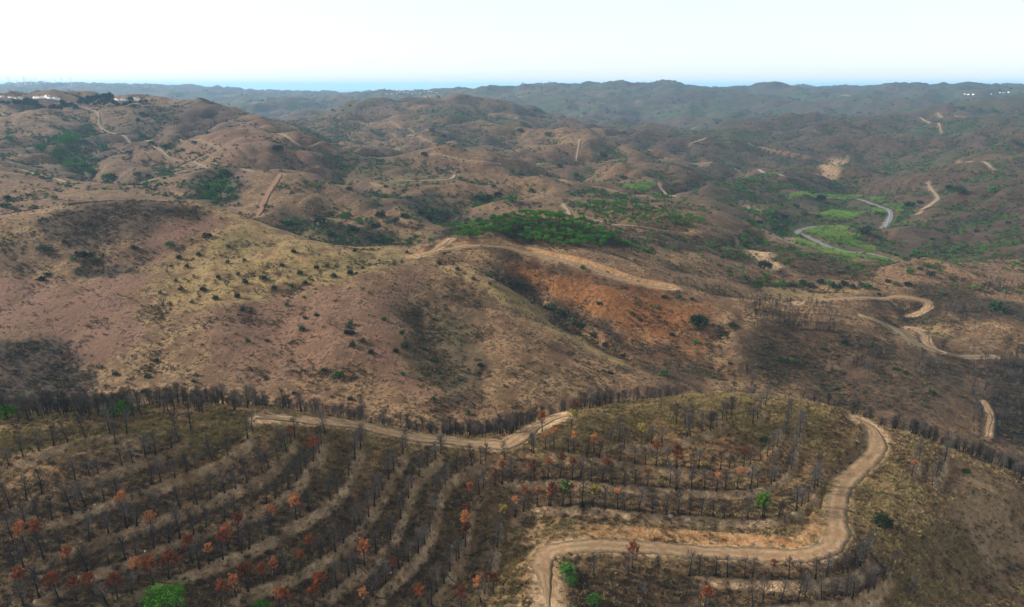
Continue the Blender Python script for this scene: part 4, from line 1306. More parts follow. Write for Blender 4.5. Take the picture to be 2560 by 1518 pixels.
Z1 = lambda x, y: (x / 2.612, 950 + y / 2.612)
Z2 = lambda x, y: (850 + x / 2.612, 950 + y / 2.612)
Z3 = lambda x, y: (1660 + x / 2.612, 950 + y / 2.612)
CROWNS = [('rust', Z1(*p)) for p in ((1885, 325), (2045, 405), (820, 805), (990, 920), (250, 975), (170, 1015), (455, 1160), (145, 1290), (1255, 1090), (1335, 1060), (1160, 1115), (1415, 1045), (1560, 960),
          (1490, 1010), (1775, 850), (390, 1350), (500, 1340), (610, 1310), (750, 1285), (905, 1235), (990, 1210), (1065, 1175), (1450, 1330), (1520, 1265), (1605, 1245), (1685, 1190), (1765, 1160),
          (1975, 1110), (2025, 1040), (1885, 1410), (1830, 1445), (2050, 1345), (2120, 1310), (1890, 780))]
CROWNS += [('rust', Z2(*p)) for p in ((1360, 390), (1430, 380), (1585, 380), (1655, 370), (1000, 600), (1030, 580), (1205, 570), (1245, 575), (1355, 540), (1430, 540), (1560, 550), (1750, 565), (2080, 475),
          (2200, 460), (2015, 575), (890, 705), (825, 790), (820, 910), (820, 980), (1220, 740), (1275, 725), (1310, 730), (1375, 720), (1535, 695), (1800, 740), (1140, 805), (130, 1070), (110, 1385), (520, 1385),
          (345, 1135), (870, 1360), (925, 1320), (1000, 1295), (790, 1440), (1910, 1120), (1320, 230), (1545, 155))]
CROWNS += [('rust', Z3(*p)) for p in ((85, 460), (510, 440), (455, 590), (710, 795), (680, 1200), (1635, 525), (325, 590), (265, 1460))]
CROWNS += [('gold', Z2(1510, 215)), ('gold', Z2(1975, 310)), ('gold', Z2(1665, 705)), ('gold', Z2(1085, 830)), ('green', Z2(1460, 700)), ('green', Z3(640, 795))]
crown_left = list(CROWNS)
N_BURNT = 0
FALLBACK = []
KW = {'burnt': 'bare burnt pine', 'rust': 'rust crowned pine', 'gold': 'yellowing pine', 'green': 'living green pine'}
for (desc, px), xy in zip(ROWS, ROWS_W):
    L = len(xy) * 1.2
    n = int(L / 3.0)
    pts = []
    for i in range(n):
        if RNG.random() < .10:
            continue
        q = (i + .5 + RNG.normal(0, .16)) / n * (len(xy) - 1)
        x = np.interp(q, np.arange(len(xy)), xy[:, 0]) + RNG.normal(0, .2)
        y = np.interp(q, np.arange(len(xy)), xy[:, 1]) + abs(RNG.normal(.45, .3))
        z = float(height(x, y))
        u, v = to_px(x, y, z)
        if -30 < u < PW + 30 and v < PH + 60 and clear_of_tracks(np.array([x]), np.array([y]), .6)[0]:
            pts.append((u, v, x, y))
    pts.sort()
    for i, (u, v, x, y) in enumerate(pts):
        kind = 'burnt'
        slant = math.hypot(x, y, 100)
        lift = 4.3 * FPX / slant * .85
        for c in crown_left:
            if math.hypot(c[1][0] - u, c[1][1] - (v - lift)) < 23:
                kind = c[0]
                crown_left.remove(c)
                break
        lib = {'burnt': BURNT, 'rust': RUST, 'gold': GOLD, 'green': GREENP}[kind]
        if kind == 'rust' and u > 1200:
            lib = RUSTS
        t, c = lib[RNG.integers(len(lib))]
        sc = RNG.uniform(.76, 1.12)
        N_BURNT += kind == 'burnt'
        stand({'burnt': 'burnt_pine', 'rust': 'scorched_pine', 'gold': 'yellowing_pine', 'green': 'pine_tree'}[kind], {'trunk': t, 'crown': c}, x, y, sc, RNG.uniform(0, 6.28),
              f'{KW[kind]}, {ordinal(i)} from left in {desc}', 'pine tree', 'pines along the ' + desc, tilt=(RNG.normal(0, .055), RNG.normal(0, .055)), sz=RNG.uniform(.82, 1.05))
WHERE = lambda u, v: 'near the left crest' if u < 700 else 'beside the saddle track' if u < 1500 and v < 1120 else 'near the gully' if u < 1300 else 'near the wide track' if v > 1300 else 'on the right knoll'
k = 0
for kind, (cu, cv) in crown_left:
    x, y, z = ground(cu, min(1530, cv + 40), 90)
    if y > 235:
        x, y, z = ground(cu, min(1530, cv + 62), 90)
    lib = {'rust': RUST, 'gold': GOLD, 'green': GREENP}[kind]
    t, c = lib[k % len(lib)]
    k += 1
    stand({'rust': 'scorched_pine', 'gold': 'yellowing_pine', 'green': 'pine_tree'}[kind], {'trunk': t, 'crown': c}, x, y, RNG.uniform(.8, 1.05), RNG.uniform(0, 6.28),
          f'{KW[kind]} standing between rows {WHERE(cu, cv)}, {ordinal(k - 1)} such from left', 'pine tree', 'scattered scorched pines')
print('terrace burnt pines', N_BURNT, 'unmatched crowns', len(crown_left))

# stray burnt trees between the rows
STRAY = [(1690, 1058), (1712, 1062), (1730, 1040), (1775, 1075), (1652, 1020), (1805, 1050), (1828, 1042), (1970, 1046), (1978, 1030), (1484, 1440), (1570, 1440), (1645, 1434), (1608, 1495), (1560, 1120), (1730, 1060),
         (440, 1090), (290, 1110), (1690, 1225), (2285, 1485), (2270, 1500), (1330, 1130), (1262, 1150), (1045, 1165)]
STRAY.sort()
for i, (u, v) in enumerate(STRAY):
    x, y, z = ground(u, v, 90)
    t, c = BURNT[i % 6]
    stand('burnt_pine', {'trunk': t, 'crown': c}, x, y, RNG.uniform(.7, 1.0), RNG.uniform(0, 6.28), f'lone bare burnt pine off the planted rows, {ordinal(i)} such from the left', 'pine tree', 'burnt pines off the rows')

# the burnt wood behind the crest reads as one dark mass
CREST = np.array([ground(u, v, 100)[:2] for u, v, d in SEEN[:18]])
cs = CREST[:, 0] / CREST[:, 1]
loc, sc_, rz_, pk_ = [], [], [], []
rr = np.random.default_rng(5)
for i in range(2600):
    s = rr.uniform(-.98, .92)
    y0 = np.interp(s, cs, CREST[:, 1])
    depth = 50 if s < -.3 else 40 if s < .25 else 38
    d = rr.random() ** 1.1 * depth + .8
    if s > -.42 and s < -.05 and d < 6 and rr.random() < .8:
        continue
    y = y0 + d
    x = s * y
    dens = .55 + .45 * math.sin(s * 9 + 1) + (.4 if s < -.45 else 0)
    if rr.random() > dens + .35 or vnoise(np.array(x / 14), np.array(y / 14), 3) < -.42:
        continue
    loc.append((x, y, float(height(x, y)) - .15))
for i in range(230):                              # dark wood low on the right edge and rows on the right spur
    u, v = rr.uniform(2430, 2640), rr.uniform(880, 1060)
    x, y, z = ground(u, v, 270)
    loc.append((x, y, z - .15))
for j, (va, vb) in enumerate(((752, 757), (772, 776), (792, 796), (812, 815))):
    for u in np.arange(1850 + 12 * j, 2110 - 6 * j, 9.0):
        if rr.random() < .85:
            x, y, z = ground(u + rr.normal(0, 2), va + (vb - va) * rr.random() + (u - 1850) * .06, 330)
            loc.append((x, y, z - .1))
for i in range(120):                              # burnt thicket on the spurs
    cu, cv, w_, h_ = ((2160, 905, 60, 28), (2330, 925, 50, 25), (1700, 615, 90, 16), (2400, 780, 60, 30), (2500, 720, 60, 22))[i % 5]
    x, y, z = ground(cu + rr.normal(0, w_ * .5), cv + rr.normal(0, h_ * .5), 270)
    loc.append((x, y, z - .1))
loc = np.array(loc)
ok = clear_of_tracks(loc[:, 0], loc[:, 1], 1.2)
loc = loc[ok]
n = len(loc)


def pine_mb(t, c):
    b = MB()
    a, d = mb_from(t), mb_from(c)
    b.add(a.v[0], a.f[0], 0)
    b.add(d.v[0], d.f[0], 1)
    return b


scatter('burnt_wood', 'dense band of bare burnt pines behind the crest', [pine_mb(*BURNT[i]) for i in (0, 2, 3, 5)], [M_CHAR, M_TWIG], loc, np.clip(rr.normal(.7, .17, n), .35, 1.1), rr.uniform(0, 6.28, n), rr.integers(0, 4, n), .06)

# ---------------------------------------------------------------- green pines standing out in front
ROUND = [make_round_tree(400, M_PINEB, 7.0, 5.2, 300, 12, .26), make_round_tree(401, M_PINEB, 5.0, 4.4, 200, 12, .24), make_round_tree(402, M_LUSH, 4.2, 3.6, 150, 12, .26)]
for (u, v, ymin, lib, sc, label) in (
        (412, 1530, 90, 0, 1.05, 'big bright green stone pine at the bottom edge among burnt rows'),
        (655, 1535, 90, 1, .75, 'smaller green pine cut by the bottom edge'),
        (308, 1040, 160, 1, .95, 'larger of two bright green pines behind the left crest'),
        (270, 1040, 160, 1, .62, 'smaller of two bright green pines behind the left crest'),
        (15, 1050, 160, 1, .95, 'bright green pine behind the crest at the left frame edge'),
        (107, 1005, 170, 1, .8, 'green tree low in the dark burnt hollow behind the left crest'),
        (55, 1000, 170, 2, .7, 'small green bush in the dark hollow at the left edge'),
        (1484, 1512, 90, 2, .75, 'small round green tree at the bottom beside the track'),
        (1418, 1440, 90, 2, .85, 'dense green bush in the inner corner of the hairpin'),
        (1428, 1462, 90, 2, .6, 'small green bush below the hairpin bush'),
        (1170, 1035, 200, 2, .5, 'small green shrub behind the saddle wood'),
        (2522, 1160, 150, 1, .8, 'green pine on the dark slope at the right frame edge')):
    x, y, z = ground(u, v, ymin)
    t, c = ROUND[lib]
    stand('green_pine' if lib < 2 else 'green_bush', {'trunk': t, 'crown': c}, x, y, sc, RNG.uniform(0, 6.28), label, 'pine tree' if lib < 2 else 'bush', None)
# narrow dark cypress-like tree and dark bushes close by
CY = MB()
leafy(CY, (0, 0, 2.1), (.75, .75, 2.2), 110, 9, .2, np.random.default_rng(9), 0, shell=.3, csize=.2)
CYT = MB()
CYT.tube([(0, 0, -.1), (0, 0, 1.2)], [.10, .06], 6)
x, y, z = ground(1455, 1283, 90)
stand('cypress', {'trunk': CYT.mesh('trunk', [M_CHAR]), 'crown': CY.mesh('crown', [M_LEAF])}, x, y, 1.0, 0, 'narrow dark green columnar tree in the lowest right knoll row', 'tree', None)
DARK = [make_round_tree(410 + i, M_LEAF, 4.6, 3.6, 170, 10, .30) for i in range(3)]
OLV = [make_round_tree(420 + i, M_OLIVE, 4.2, 3.4, 150, 9, .30) for i in range(2)]
for (u, v, ymin, sc, label) in (
        (2204, 1318, 90, .95, 'black green ragged bush right of the wide track'),
        (1746, 822, 330, 2.3, 'big round dark tree alone on the red slope'),
        (1908, 1105, 90, .5, 'dark bush among burnt pines on the right knoll'),
        (2415, 1185, 90, .5, 'small dark tree beyond the outer row'),
        (1910, 676, 450, 2.2, 'broad dark green bush at the foot of the pale bare patch'),
        (2052, 505, 800, 3.0, 'round black green tree alone on the river meadow'),
        (2395, 486, 800, 3.2, 'dark round tree beside the pale track beyond the river'),
        (2372, 476, 800, 2.2, 'smaller dark tree left of the one beside the far track')):
    x, y, z = ground(u, v, ymin)
    t, c = DARK[len(label) % 3]
    stand('dark_tree', {'trunk': t, 'crown': c}, x, y, sc, RNG.uniform(0, 6.28), label, 'tree', None)

# ---------------------------------------------------------------- pine grove on the knoll and its neighbours
UMB = [make_umbrella_pine(500 + i, M_PINE) for i in range(4)]
UMBB = [make_umbrella_pine(520 + i, M_PINEB) for i in range(2)]


def poisson(poly, gap, ntry, seed):
    r = np.random.default_rng(seed)
    lo, hi = poly.min(0), poly.max(0)
    out = []
    P = r.uniform(lo, hi, (ntry, 2))
    P = P[poly_dist(poly, P[:, 0], P[:, 1]) > 0]
    for p in P:
        if all((p[0] - q[0]) ** 2 + (p[1] - q[1]) ** 2 > gap * gap for q in out):
            out.append(p)
    return out


GROVES = [
    (world_poly([(1112, 606), (1180, 576), (1280, 566), (1340, 556), (1430, 562), (1500, 588), (1535, 606), (1500, 624), (1440, 640), (1380, 622), (1290, 602), (1190, 606)], 460), 3.9, 'bright green umbrella pine in the grove crowning the knoll', 'grove on the knoll', 210),
    (world_poly([(1430, 548), (1450, 500), (1530, 482), (1570, 505), (1560, 545), (1490, 556)], 600), 7.5, 'green pine in the loose grove right behind the knoll', 'grove behind the knoll', 45),
    (world_poly([(1565, 556), (1640, 535), (1750, 548), (1765, 572), (1640, 576), (1570, 570)], 540), 6.5, 'green pine in the scattered grove above the dry river', 'grove above the river', 40),
]
GROVES[0][0][:, 1] += np.array([0, 6, 14, 18, 18, 10, 4, 0, 0, 0, 0, 0])
N_GREEN = 0
for poly, gap, label, grp, cap in GROVES:
    pts = poisson(poly, gap, 9000, 31)
    pts.sort(key=lambda p: p[1])
    pts = [p for p in pts[:cap] if clear_of_tracks(np.array([p[0]]), np.array([p[1]]), 1.5)[0]]
    pts.sort(key=lambda p: p[0] / p[1])
    for gi, p in enumerate(pts):
        lib = UMBB if RNG.random() < .6 else UMB
        stand('umbrella_pine', lib[RNG.integers(len(lib))], p[0], p[1], RNG.uniform(.72, 1.18), RNG.uniform(0, 6.28), label if cap > 100 else f'{label}, {ordinal(gi)} from left', 'pine tree', grp, sink=.3)
        N_GREEN += 1
for i, (u, v) in enumerate([(1532 + 9 * k, 606 + 3.6 * k) for k in range(12)]):
    x, y, z = ground(u, v, 440)
    stand('umbrella_pine', UMB[i % 4], x, y, RNG.uniform(.55, .75), RNG.uniform(0, 6.28), f'small green pine in the line below the grove, {ordinal(i)} from the left', 'pine tree', 'line of small pines below the grove')
print('grove pines', N_GREEN)

# ---------------------------------------------------------------- orchard trees on the grassy slope
Z4 = lambda x, y: (x / 2.781, 600 + y / 2.781)
Z5 = lambda x, y: (850 + x / 2.473, 550 + y / 2.473)
ORCH = [Z4(*p) for p in ((1245, 130), (1380, 110), (1590, 55), (2040, 90), (2145, 80), (2360, 100), (2470, 80), (1700, 150), (1585, 165), (1870, 195), (1960, 185), (2200, 200), (2275, 190), (1300, 195), (1160, 225), (1950, 250),
        (1655, 245), (2085, 240), (2435, 240), (1225, 290), (1520, 265), (1705, 300), (1905, 345), (2030, 330), (2125, 305), (2210, 285), (2320, 260), (1575, 320), (1410, 355), (1115, 375), (1260, 355), (1650, 400), (1780, 370),
        (1500, 415), (1335, 440), (1130, 460), (1995, 460), (1690, 490), (2200, 530), (2120, 550), (2100, 630), (2295, 590), (2440, 590), (2410, 655), (2450, 740))]
ORCH += [Z5(*p) for p in ((90, 195), (140, 300), (330, 260), (65, 330), (415, 205), (825, 370), (725, 310), (645, 215), (915, 350), (925, 400), (615, 275), (80, 780), (190, 830), (140, 760), (345, 820), (410, 780), (460, 860), (385, 960))]
ORCHM = [make_dead_tree(600, 3.4, 1.5, M_OLIVE, 60), make_dead_tree(601, 3.0, 1.4, M_OLIVE, 80), make_dead_tree(602, 3.8, 1.6), make_dead_tree(603, 3.2, 1.5, M_LEAF, 70), make_dead_tree(604, 3.0, 1.3, M_LUSH, 40)]
ORCH.sort(key=lambda p: p[1])
for i, (u, v) in enumerate(ORCH):
    x, y, z = ground(u, v, 250)
    stand('orchard_tree', ORCHM[(i * 7) % 5], x, y, RNG.uniform(.95, 1.5), RNG.uniform(0, 6.28), f'gnarled half-burnt orchard tree on the grassy slope, {ordinal(i)} counting from the top', 'tree', 'half-burnt orchard trees on the slope')

# ---------------------------------------------------------------- single bushes one can pick out on the slopes
BUSHM = [make_bush(700 + i, m) for i, m in enumerate((M_LEAF, M_LEAF, M_OLIVE, M_LUSH, M_LEAF))]
ZB = [  # zone name, ymin, list of (u, v, size px)
    ('left face above the crest wood', 250, [(290, 938, 12), (370, 944, 16), (488, 940, 14), (362, 983, 18), (490, 985, 18), (735, 985, 10), (810, 930, 16), (848, 945, 24), (875, 1000, 14), (620, 855, 12), (668, 853, 12), (760, 745, 10), (390, 905, 12)]),
    ('upper left slope', 300, [(105, 702, 14), (120, 690, 14), (206, 645, 22), (183, 652, 14), (228, 640, 14), (425, 615, 18), (338, 624, 16), (240, 655, 16), (660, 700, 22), (112, 628, 26), (520, 595, 18)]),
    ('triangular spur', 250, [(1005, 835, 14), (1010, 870, 18), (960, 800, 14), (1090, 905, 14), (1200, 915, 16), (1195, 935, 10), (1085, 800, 12), (1060, 875, 14), (1158, 950, 10), (1525, 935, 12), (1495, 930, 10), (1085, 1000, 12), (880, 835, 16), (870, 820, 14)]),
    ('ravine beside the red bowl', 320, [(1255, 705, 12), (1278, 712, 14), (1300, 718, 22), (1330, 760, 12), (1372, 775, 28), (1405, 792, 24), (1430, 808, 26), (1452, 820, 22), (1482, 840, 20), (1512, 866, 14), (1533, 878, 14), (1558, 892, 14), (1660, 940, 22), (1457, 673, 18)]),
    ('red slope below the knoll track', 330, [(1660, 745, 12), (1695, 745, 16), (1730, 750, 12), (1498, 762, 14), (1580, 785, 12), (1640, 770, 12), (1565, 722, 10), (1600, 800, 12), (1680, 840, 14), (1738, 858, 14)]),
    ('dark burnt right spur', 280, [(1830, 820, 20), (1918, 866, 18), (1955, 905, 20), (2100, 935, 16), (1825, 910, 12), (2060, 875, 12), (2110, 860, 14), (2330, 985, 14), (2240, 925, 14), (2265, 935, 12), (2305, 1015, 16), (1980, 905, 14), (2095, 975, 12), (2150, 1020, 12)]),
    ('olive dotted dip behind the burnt rows', 430, [(1960, 716, 16), (1982, 716, 18), (2008, 712, 16), (2025, 718, 20), (2050, 708, 18), (2075, 716, 18), (2090, 722, 18), (2110, 715, 20), (2130, 722, 16), (2155, 718, 18), (2170, 722, 20), (2198, 738, 10), (2220, 706, 14), (2240, 714, 16), (2268, 714, 14), (2300, 676, 12), (2275, 685, 16), (2325, 690, 18), (2490, 775, 30), (2350, 735, 16)]),
    ('hill behind the left crest', 480, [(720, 560, 18), (800, 560, 22), (860, 545, 16), (900, 560, 18), (950, 545, 22), (985, 560, 26), (940, 570, 22), (1020, 500, 22), (1055, 540, 26), (1072, 550, 22), (880, 575, 18), (1010, 545, 18), (830, 590, 18)]),
    ('far left slopes', 600, [(262, 375, 24), (358, 345, 14), (414, 371, 18), (380, 363, 14), (324, 385, 14), (486, 360, 12), (344, 440, 16), (280, 448, 18), (136, 498, 14), (10, 524, 14), (25, 542, 16), (200, 580, 10), (355, 290, 14), (345, 302, 10), (456, 378, 12), (372, 443, 12), (695, 378, 22), (870, 540, 14), (20, 500, 16), (100, 375, 22), (25, 352, 26)]),
    ('central hills', 700, [(1200, 500, 22), (1222, 498, 18), (1245, 492, 18), (1280, 505, 26), (1235, 470, 14), (1150, 450, 12), (965, 470, 12), (875, 475, 14), (1060, 390, 14), (1400, 420, 14), (1440, 440, 14), (1510, 395, 16), (1560, 450, 18), (1330, 480, 14), (1080, 330, 14), (1300, 330, 16), (1370, 340, 18), (930, 330, 12), (1560, 335, 12), (1110, 345, 14)]),
    ('river meadow edge', 640, [(1990, 520, 14), (2010, 535, 16), (1960, 545, 16), (1925, 540, 18), (1900, 560, 16), (2045, 545, 12), (2180, 520, 12), (2160, 585, 22), (2140, 600, 22), (2170, 575, 16), (2300, 510, 14), (2270, 520, 18), (2330, 600, 10), (2370, 560, 12), (2480, 480, 16), (2520, 560, 10), (2440, 580, 10), (2290, 640, 24)]),
]
nb = 0
for zone, ymin, lst in ZB:
    lst.sort()
    for i, (u, v, spx) in enumerate(lst):
        x, y, z = ground(u, v, ymin)
        wid = spx * math.hypot(x, y, 120) / FPX
        lush = zone in ('far left slopes',) and i in (3, 4, 5)
        stand('bush', BUSHM[3 if lush else (nb * 3) % 5], x, y, min(wid / 2.0, 6.5) * RNG.uniform(.9, 1.15), RNG.uniform(0, 6.28),
              f'dark evergreen bush on the {zone}, {ordinal(i)} from the left', 'bush', 'bushes on the ' + zone, sz=RNG.uniform(.8, 1.1), sink=.2)
        nb += 1
# bright green trees in the far left valley
for i, (u, v, spx) in enumerate([(140, 356, 16), (172, 346, 18), (192, 352, 18), (172, 372, 36), (153, 402, 32), (205, 398, 14), (228, 436, 18), (105, 382, 22), (210, 420, 20), (190, 415, 22), (240, 410, 20), (172, 425, 20), (270, 455, 26), (540, 480, 24), (555, 465, 22), (530, 500, 26), (560, 440, 24), (575, 480, 18), (520, 475, 20), (865, 548, 20)]):
    x, y, z = ground(u, v, 600)
    wid = spx * math.hypot(x, y, 120) / FPX
    t, c = ROUND[1] if i < 8 or i % 2 else ROUND[2]
    stand('valley_tree', {'trunk': t, 'crown': c}, x, y, wid / 5.0, RNG.uniform(0, 6.28), f'bright green tree in the far left valley, {ordinal(i)} of the cluster from its top end' if i < 13 else f'green tree in the dark hollow under the left ridge track, {ordinal(i - 13)} of its clump', 'tree', 'green trees in the far valleys', sink=.4)
print('bushes', nb)

# ---------------------------------------------------------------- undergrowth
def sel(x, y, keep, r):
    z = height(x, y)
    ok = in_view(x, y, z) & (r.random(len(x)) < keep) & clear_of_tracks(x, y, -.25)
    return x[ok], y[ok], z[ok]


# straw and green grass tufts close by
x, y, r = sprinkle(260000, 105, 232, .95, 11)
g, bn, ba, gr = cov('grass', x, y), cov('burn', x, y), cov('bare', x, y), cov('green', x, y)
patch = fbm(x, y, 9, 3, 44)
x, y, z = sel(x, y, np.clip(.20 + .70 * g - .28 * bn + .60 * patch, .04, 1) * (1 - .5 * np.clip(ba * 1.5, 0, 1)), r)
n = len(x)
print('tufts', n)
scatter('dry_grass', 'straw coloured grass tufts on the terraced ridge', [mb_tuft(1, 18, .6, .5), mb_tuft(2, 16, .45, .6), mb_tuft(3, 20, .7, .4)], [M_STRAW], np.stack([x, y, z], 1), r.uniform(.55, 1.25, n), r.uniform(0, 6.28, n), r.integers(0, 3, n))

# low scrub and bracken on the same ridge
x, y, r = sprinkle(110000, 105, 240, .95, 12)
g, bn, ba = cov('grass', x, y), cov('burn', x, y), cov('bare', x, y)
patch = fbm(x, y, 7, 3, 45)
x, y, z = sel(x, y, np.clip(.10 + .50 * bn + .45 * patch, .03, 1) * (1 - .6 * np.clip(ba * 1.5, 0, 1)), r)
n = len(x)
print('scrub near', n)
scatter('low_scrub', 'charred low scrub and bracken between the terrace rows', [mb_clump(1, 1.0, .6, 44, .20, 0, 8), mb_clump(2, .9, .7, 40, .20, 2, 6), mb_clump(3, 1.2, .5, 44, .20, 0, 10)], [M_SCRUB, M_TWIG, M_BRACKEN], np.stack([x, y, z], 1), r.uniform(.5, 1.15, n), r.uniform(0, 6.28, n), r.integers(0, 3, n))

# scrub on the middle hills
x, y, r = sprinkle(190000, 232, 640, .90, 13)
g, bn, ba, pk = cov('grass', x, y), cov('burn', x, y), cov('bare', x, y), cov('pink', x, y)
patch = fbm(x, y, 22, 4, 46)
e = 12.0
hollow = (height(x + e, y) + height(x - e, y) + height(x, y + e) + height(x, y - e)) / 4 - height(x, y)
x, y, z = sel(x, y, np.clip(.03 + 1.7 * np.clip(patch + .08 + .30 * np.clip(hollow, -.6, 1.5) + .42 * bn - .20 * pk - .08 * g, 0, 1) ** 1.5, .02, 1) * (1 - .9 * np.clip(ba * 1.3, 0, 1)), r)
n = len(x)
print('scrub mid', n)
scatter('hillside_scrub', 'small charred and dry shrubs dotting the middle hills', [mb_clump(5, 1.3, .8, 40, .30, 0, 6), mb_clump(6, 1.2, .9, 36, .30, 2, 5), mb_clump(7, 1.5, .8, 40, .30, 0, 8), mb_clump(8, 1.3, .9, 36, .30, 3, 0)], [M_SCRUB, M_TWIG, M_BRACKEN, M_OLIVE], np.stack([x, y, z], 1), r.uniform(.5, 1.35, n), r.uniform(0, 6.28, n),
        r.choice(4, n, p=[.4, .2, .3, .1]))

# maquis on the farther hills, denser in hollows
x, y, r = sprinkle(300000, 500, 2300, .80, 14)
bn, gr, ba = cov('burn', x, y), cov('green', x, y), cov('bare', x, y)
e = 22.0
hollow = (height(x + e, y) + height(x - e, y) + height(x, y + e) + height(x, y - e)) / 4 - height(x, y)
patch = fbm(x, y, 60, 4, 47)
x, y, z = sel(x, y, np.clip(.02 + 1.5 * np.clip(patch + .10 + .22 * bn + .2 * gr + .26 * np.clip(hollow, -.8, 2.0), 0, 1) ** 1.6, .0, 1) * (1 - np.clip(ba * 1.2, 0, 1)) * np.clip(1.25 - y / 2600, .3, 1), r)
THICK = [([(640, 560), (720, 535), (860, 560), (980, 590), (1080, 590), (1060, 620), (900, 625), (740, 595)], 480), ([(470, 490), (500, 440), (560, 425), (610, 440), (590, 500), (550, 525)], 600),
         ([(130, 340), (230, 320), (270, 370), (240, 450), (300, 470), (200, 450), (140, 400)], 680), ([(1000, 520), (1060, 500), (1100, 540), (1060, 570), (1010, 560)], 540), ([(1150, 480), (1260, 490), (1290, 510), (1230, 515)], 620),
         ([(1880, 520), (1960, 530), (1990, 570), (1930, 590), (1860, 560)], 600), ([(2120, 570), (2180, 570), (2200, 600), (2150, 615)], 640), ([(1750, 440), (1900, 430), (1960, 460), (2250, 455), (2330, 500), (2200, 490), (2000, 475), (1850, 500)], 800),
         ([(780, 390), (860, 380), (950, 400), (960, 440), (860, 440)], 760), ([(360, 270), (430, 270), (445, 310), (400, 325)], 1000), ([(690, 300), (900, 290), (900, 350), (760, 345)], 1100), ([(1460, 520), (1560, 520), (1750, 545), (1740, 580), (1500, 560)], 520)]
for k_, (px, ymin) in enumerate(THICK):
    poly = world_poly(px, ymin)
    lo, hi = poly.min(0) - 8, poly.max(0) + 8
    P = r.uniform(lo, hi, (int(min(9000, (hi - lo).prod() * .035)), 2))
    P = P[poly_dist(poly, P[:, 0], P[:, 1]) + 14 * fbm(P[:, 0], P[:, 1], 30, 3, 80 + k_) > 0]
    P = P[clear_of_tracks(P[:, 0], P[:, 1], 1.0)]
    x, y = np.concatenate([x, P[:, 0]]), np.concatenate([y, P[:, 1]])
z = height(x, y)
n = len(x)
print('maquis', n)
scatter('maquis', 'dark evergreen scrub and bushes over the farther hills', [mb_clump(11, 2.6, 2.0, 64, .55, 0, 0), mb_clump(12, 3.0, 2.2, 64, .60, 1, 0), mb_clump(13, 2.4, 1.6, 60, .55, 2, 0), mb_clump(14, 2.6, 2.4, 64, .55, 3, 0)], [M_LEAF, M_SCRUB, M_OLIVE, M_PINE], np.stack([x, y, z - .2], 1), r.uniform(.5, 1.5, n), r.uniform(0, 6.28, n),
        r.choice(4, n, p=[.42, .33, .17, .08]))

# woods on the far blue ridges
x, y, r = sprinkle(60000, 2200, 7000, .78, 15)
patch = fbm(x, y, 260, 4, 48)
x, y, z = sel(x, y, np.clip(.05 + .8 * patch, 0, 1), r)
n = len(x)
print('far woods', n)
scatter('far_woods', 'dark specks of trees on the far blue ridges', [mb_clump(21, 9, 6, 40, 2.6, 0, 0), mb_clump(22, 8, 7, 40, 2.4, 1, 0)], [M_LEAF, M_PINE], np.stack([x, y, z - .4], 1), r.uniform(.6, 1.4, n), r.uniform(0, 6.28, n), r.integers(0, 2, n))

# reeds along the river
RP = [[(2005, 578), (2060, 566), (2130, 562), (2110, 575), (2140, 600), (2185, 620), (2190, 632), (2130, 615), (2060, 598), (2020, 585)], [(2050, 540), (2110, 530), (2165, 532), (2130, 548), (2070, 555), (2050, 550)],
      [(1965, 492), (2040, 486), (2150, 490), (2150, 500), (2040, 496), (1970, 500)], [(2175, 495), (2210, 494), (2212, 508), (2180, 505)], [(1990, 596), (2060, 622), (2150, 640), (2240, 655), (2200, 652), (2060, 632), (1990, 606)],
      [(2175, 520), (2215, 520), (2210, 535), (2180, 532)], [(2370, 650), (2440, 665), (2560, 680), (2560, 694), (2440, 676)], [(1560, 462), (1620, 455), (1640, 462), (1590, 474), (1560, 472)], [(2210, 512), (2260, 508), (2255, 530), (2230, 528)]]
pts = []
r = np.random.default_rng(16)
for k, px in enumerate(RP):
    poly = world_poly(px, 600)
    lo, hi = poly.min(0), poly.max(0)
    A = (hi - lo).prod()
    P = r.uniform(lo, hi, (min(26000, int(A * .55)), 2))
    P = P[poly_dist(poly, P[:, 0], P[:, 1]) > 0]
    pts.append(P)
P = np.vstack(pts)
P = P[clear_of_tracks(P[:, 0], P[:, 1], 0)]
n = len(P)
print('reeds', n)
scatter('reeds', 'bright green reed beds along the river bends', [mb_tuft(31, 18, 3.2, 1.6), mb_tuft(32, 18, 2.6, 1.8)], [M_REED], np.stack([P[:, 0], P[:, 1], height(P[:, 0], P[:, 1])], 1), r.uniform(.7, 1.35, n), r.uniform(0, 6.28, n), r.integers(0, 2, n))

# rubble on the terrace edges
pts = []
for xy in ROWS_W:
    m = int(len(xy) * 3.2)
    q = r.uniform(0, len(xy) - 1, m)
    x = np.interp(q, np.arange(len(xy)), xy[:, 0]) + r.normal(0, .5, m)
    y = np.interp(q, np.arange(len(xy)), xy[:, 1]) - np.abs(r.normal(.5, .8, m))
    pts.append(np.stack([x, y], 1))
x, y, _ = sprinkle(9000, 110, 215, .95, 17)
k = (fbm(x, y, 8, 3, 49) > .25)
pts.append(np.stack([x[k], y[k]], 1))
P = np.vstack(pts)
P = P[clear_of_tracks(P[:, 0], P[:, 1], .2)]


def mb_rock(seed, s=.22):
    rng = np.random.default_rng(seed)
    b = MB()
    c = np.array([(x, y, z) for z in (-.6, .6) for x, y in ((-1, -1), (1, -1), (1, 1), (-1, 1))], float) * s * rng.uniform(.55, 1.2, (8, 3))
    b.add(c, [(3, 2, 1, 0), (4, 5, 6, 7), (0, 1, 5, 4), (1, 2, 6, 5), (2, 3, 7, 6), (3, 0, 4, 7)], 0)
    return b


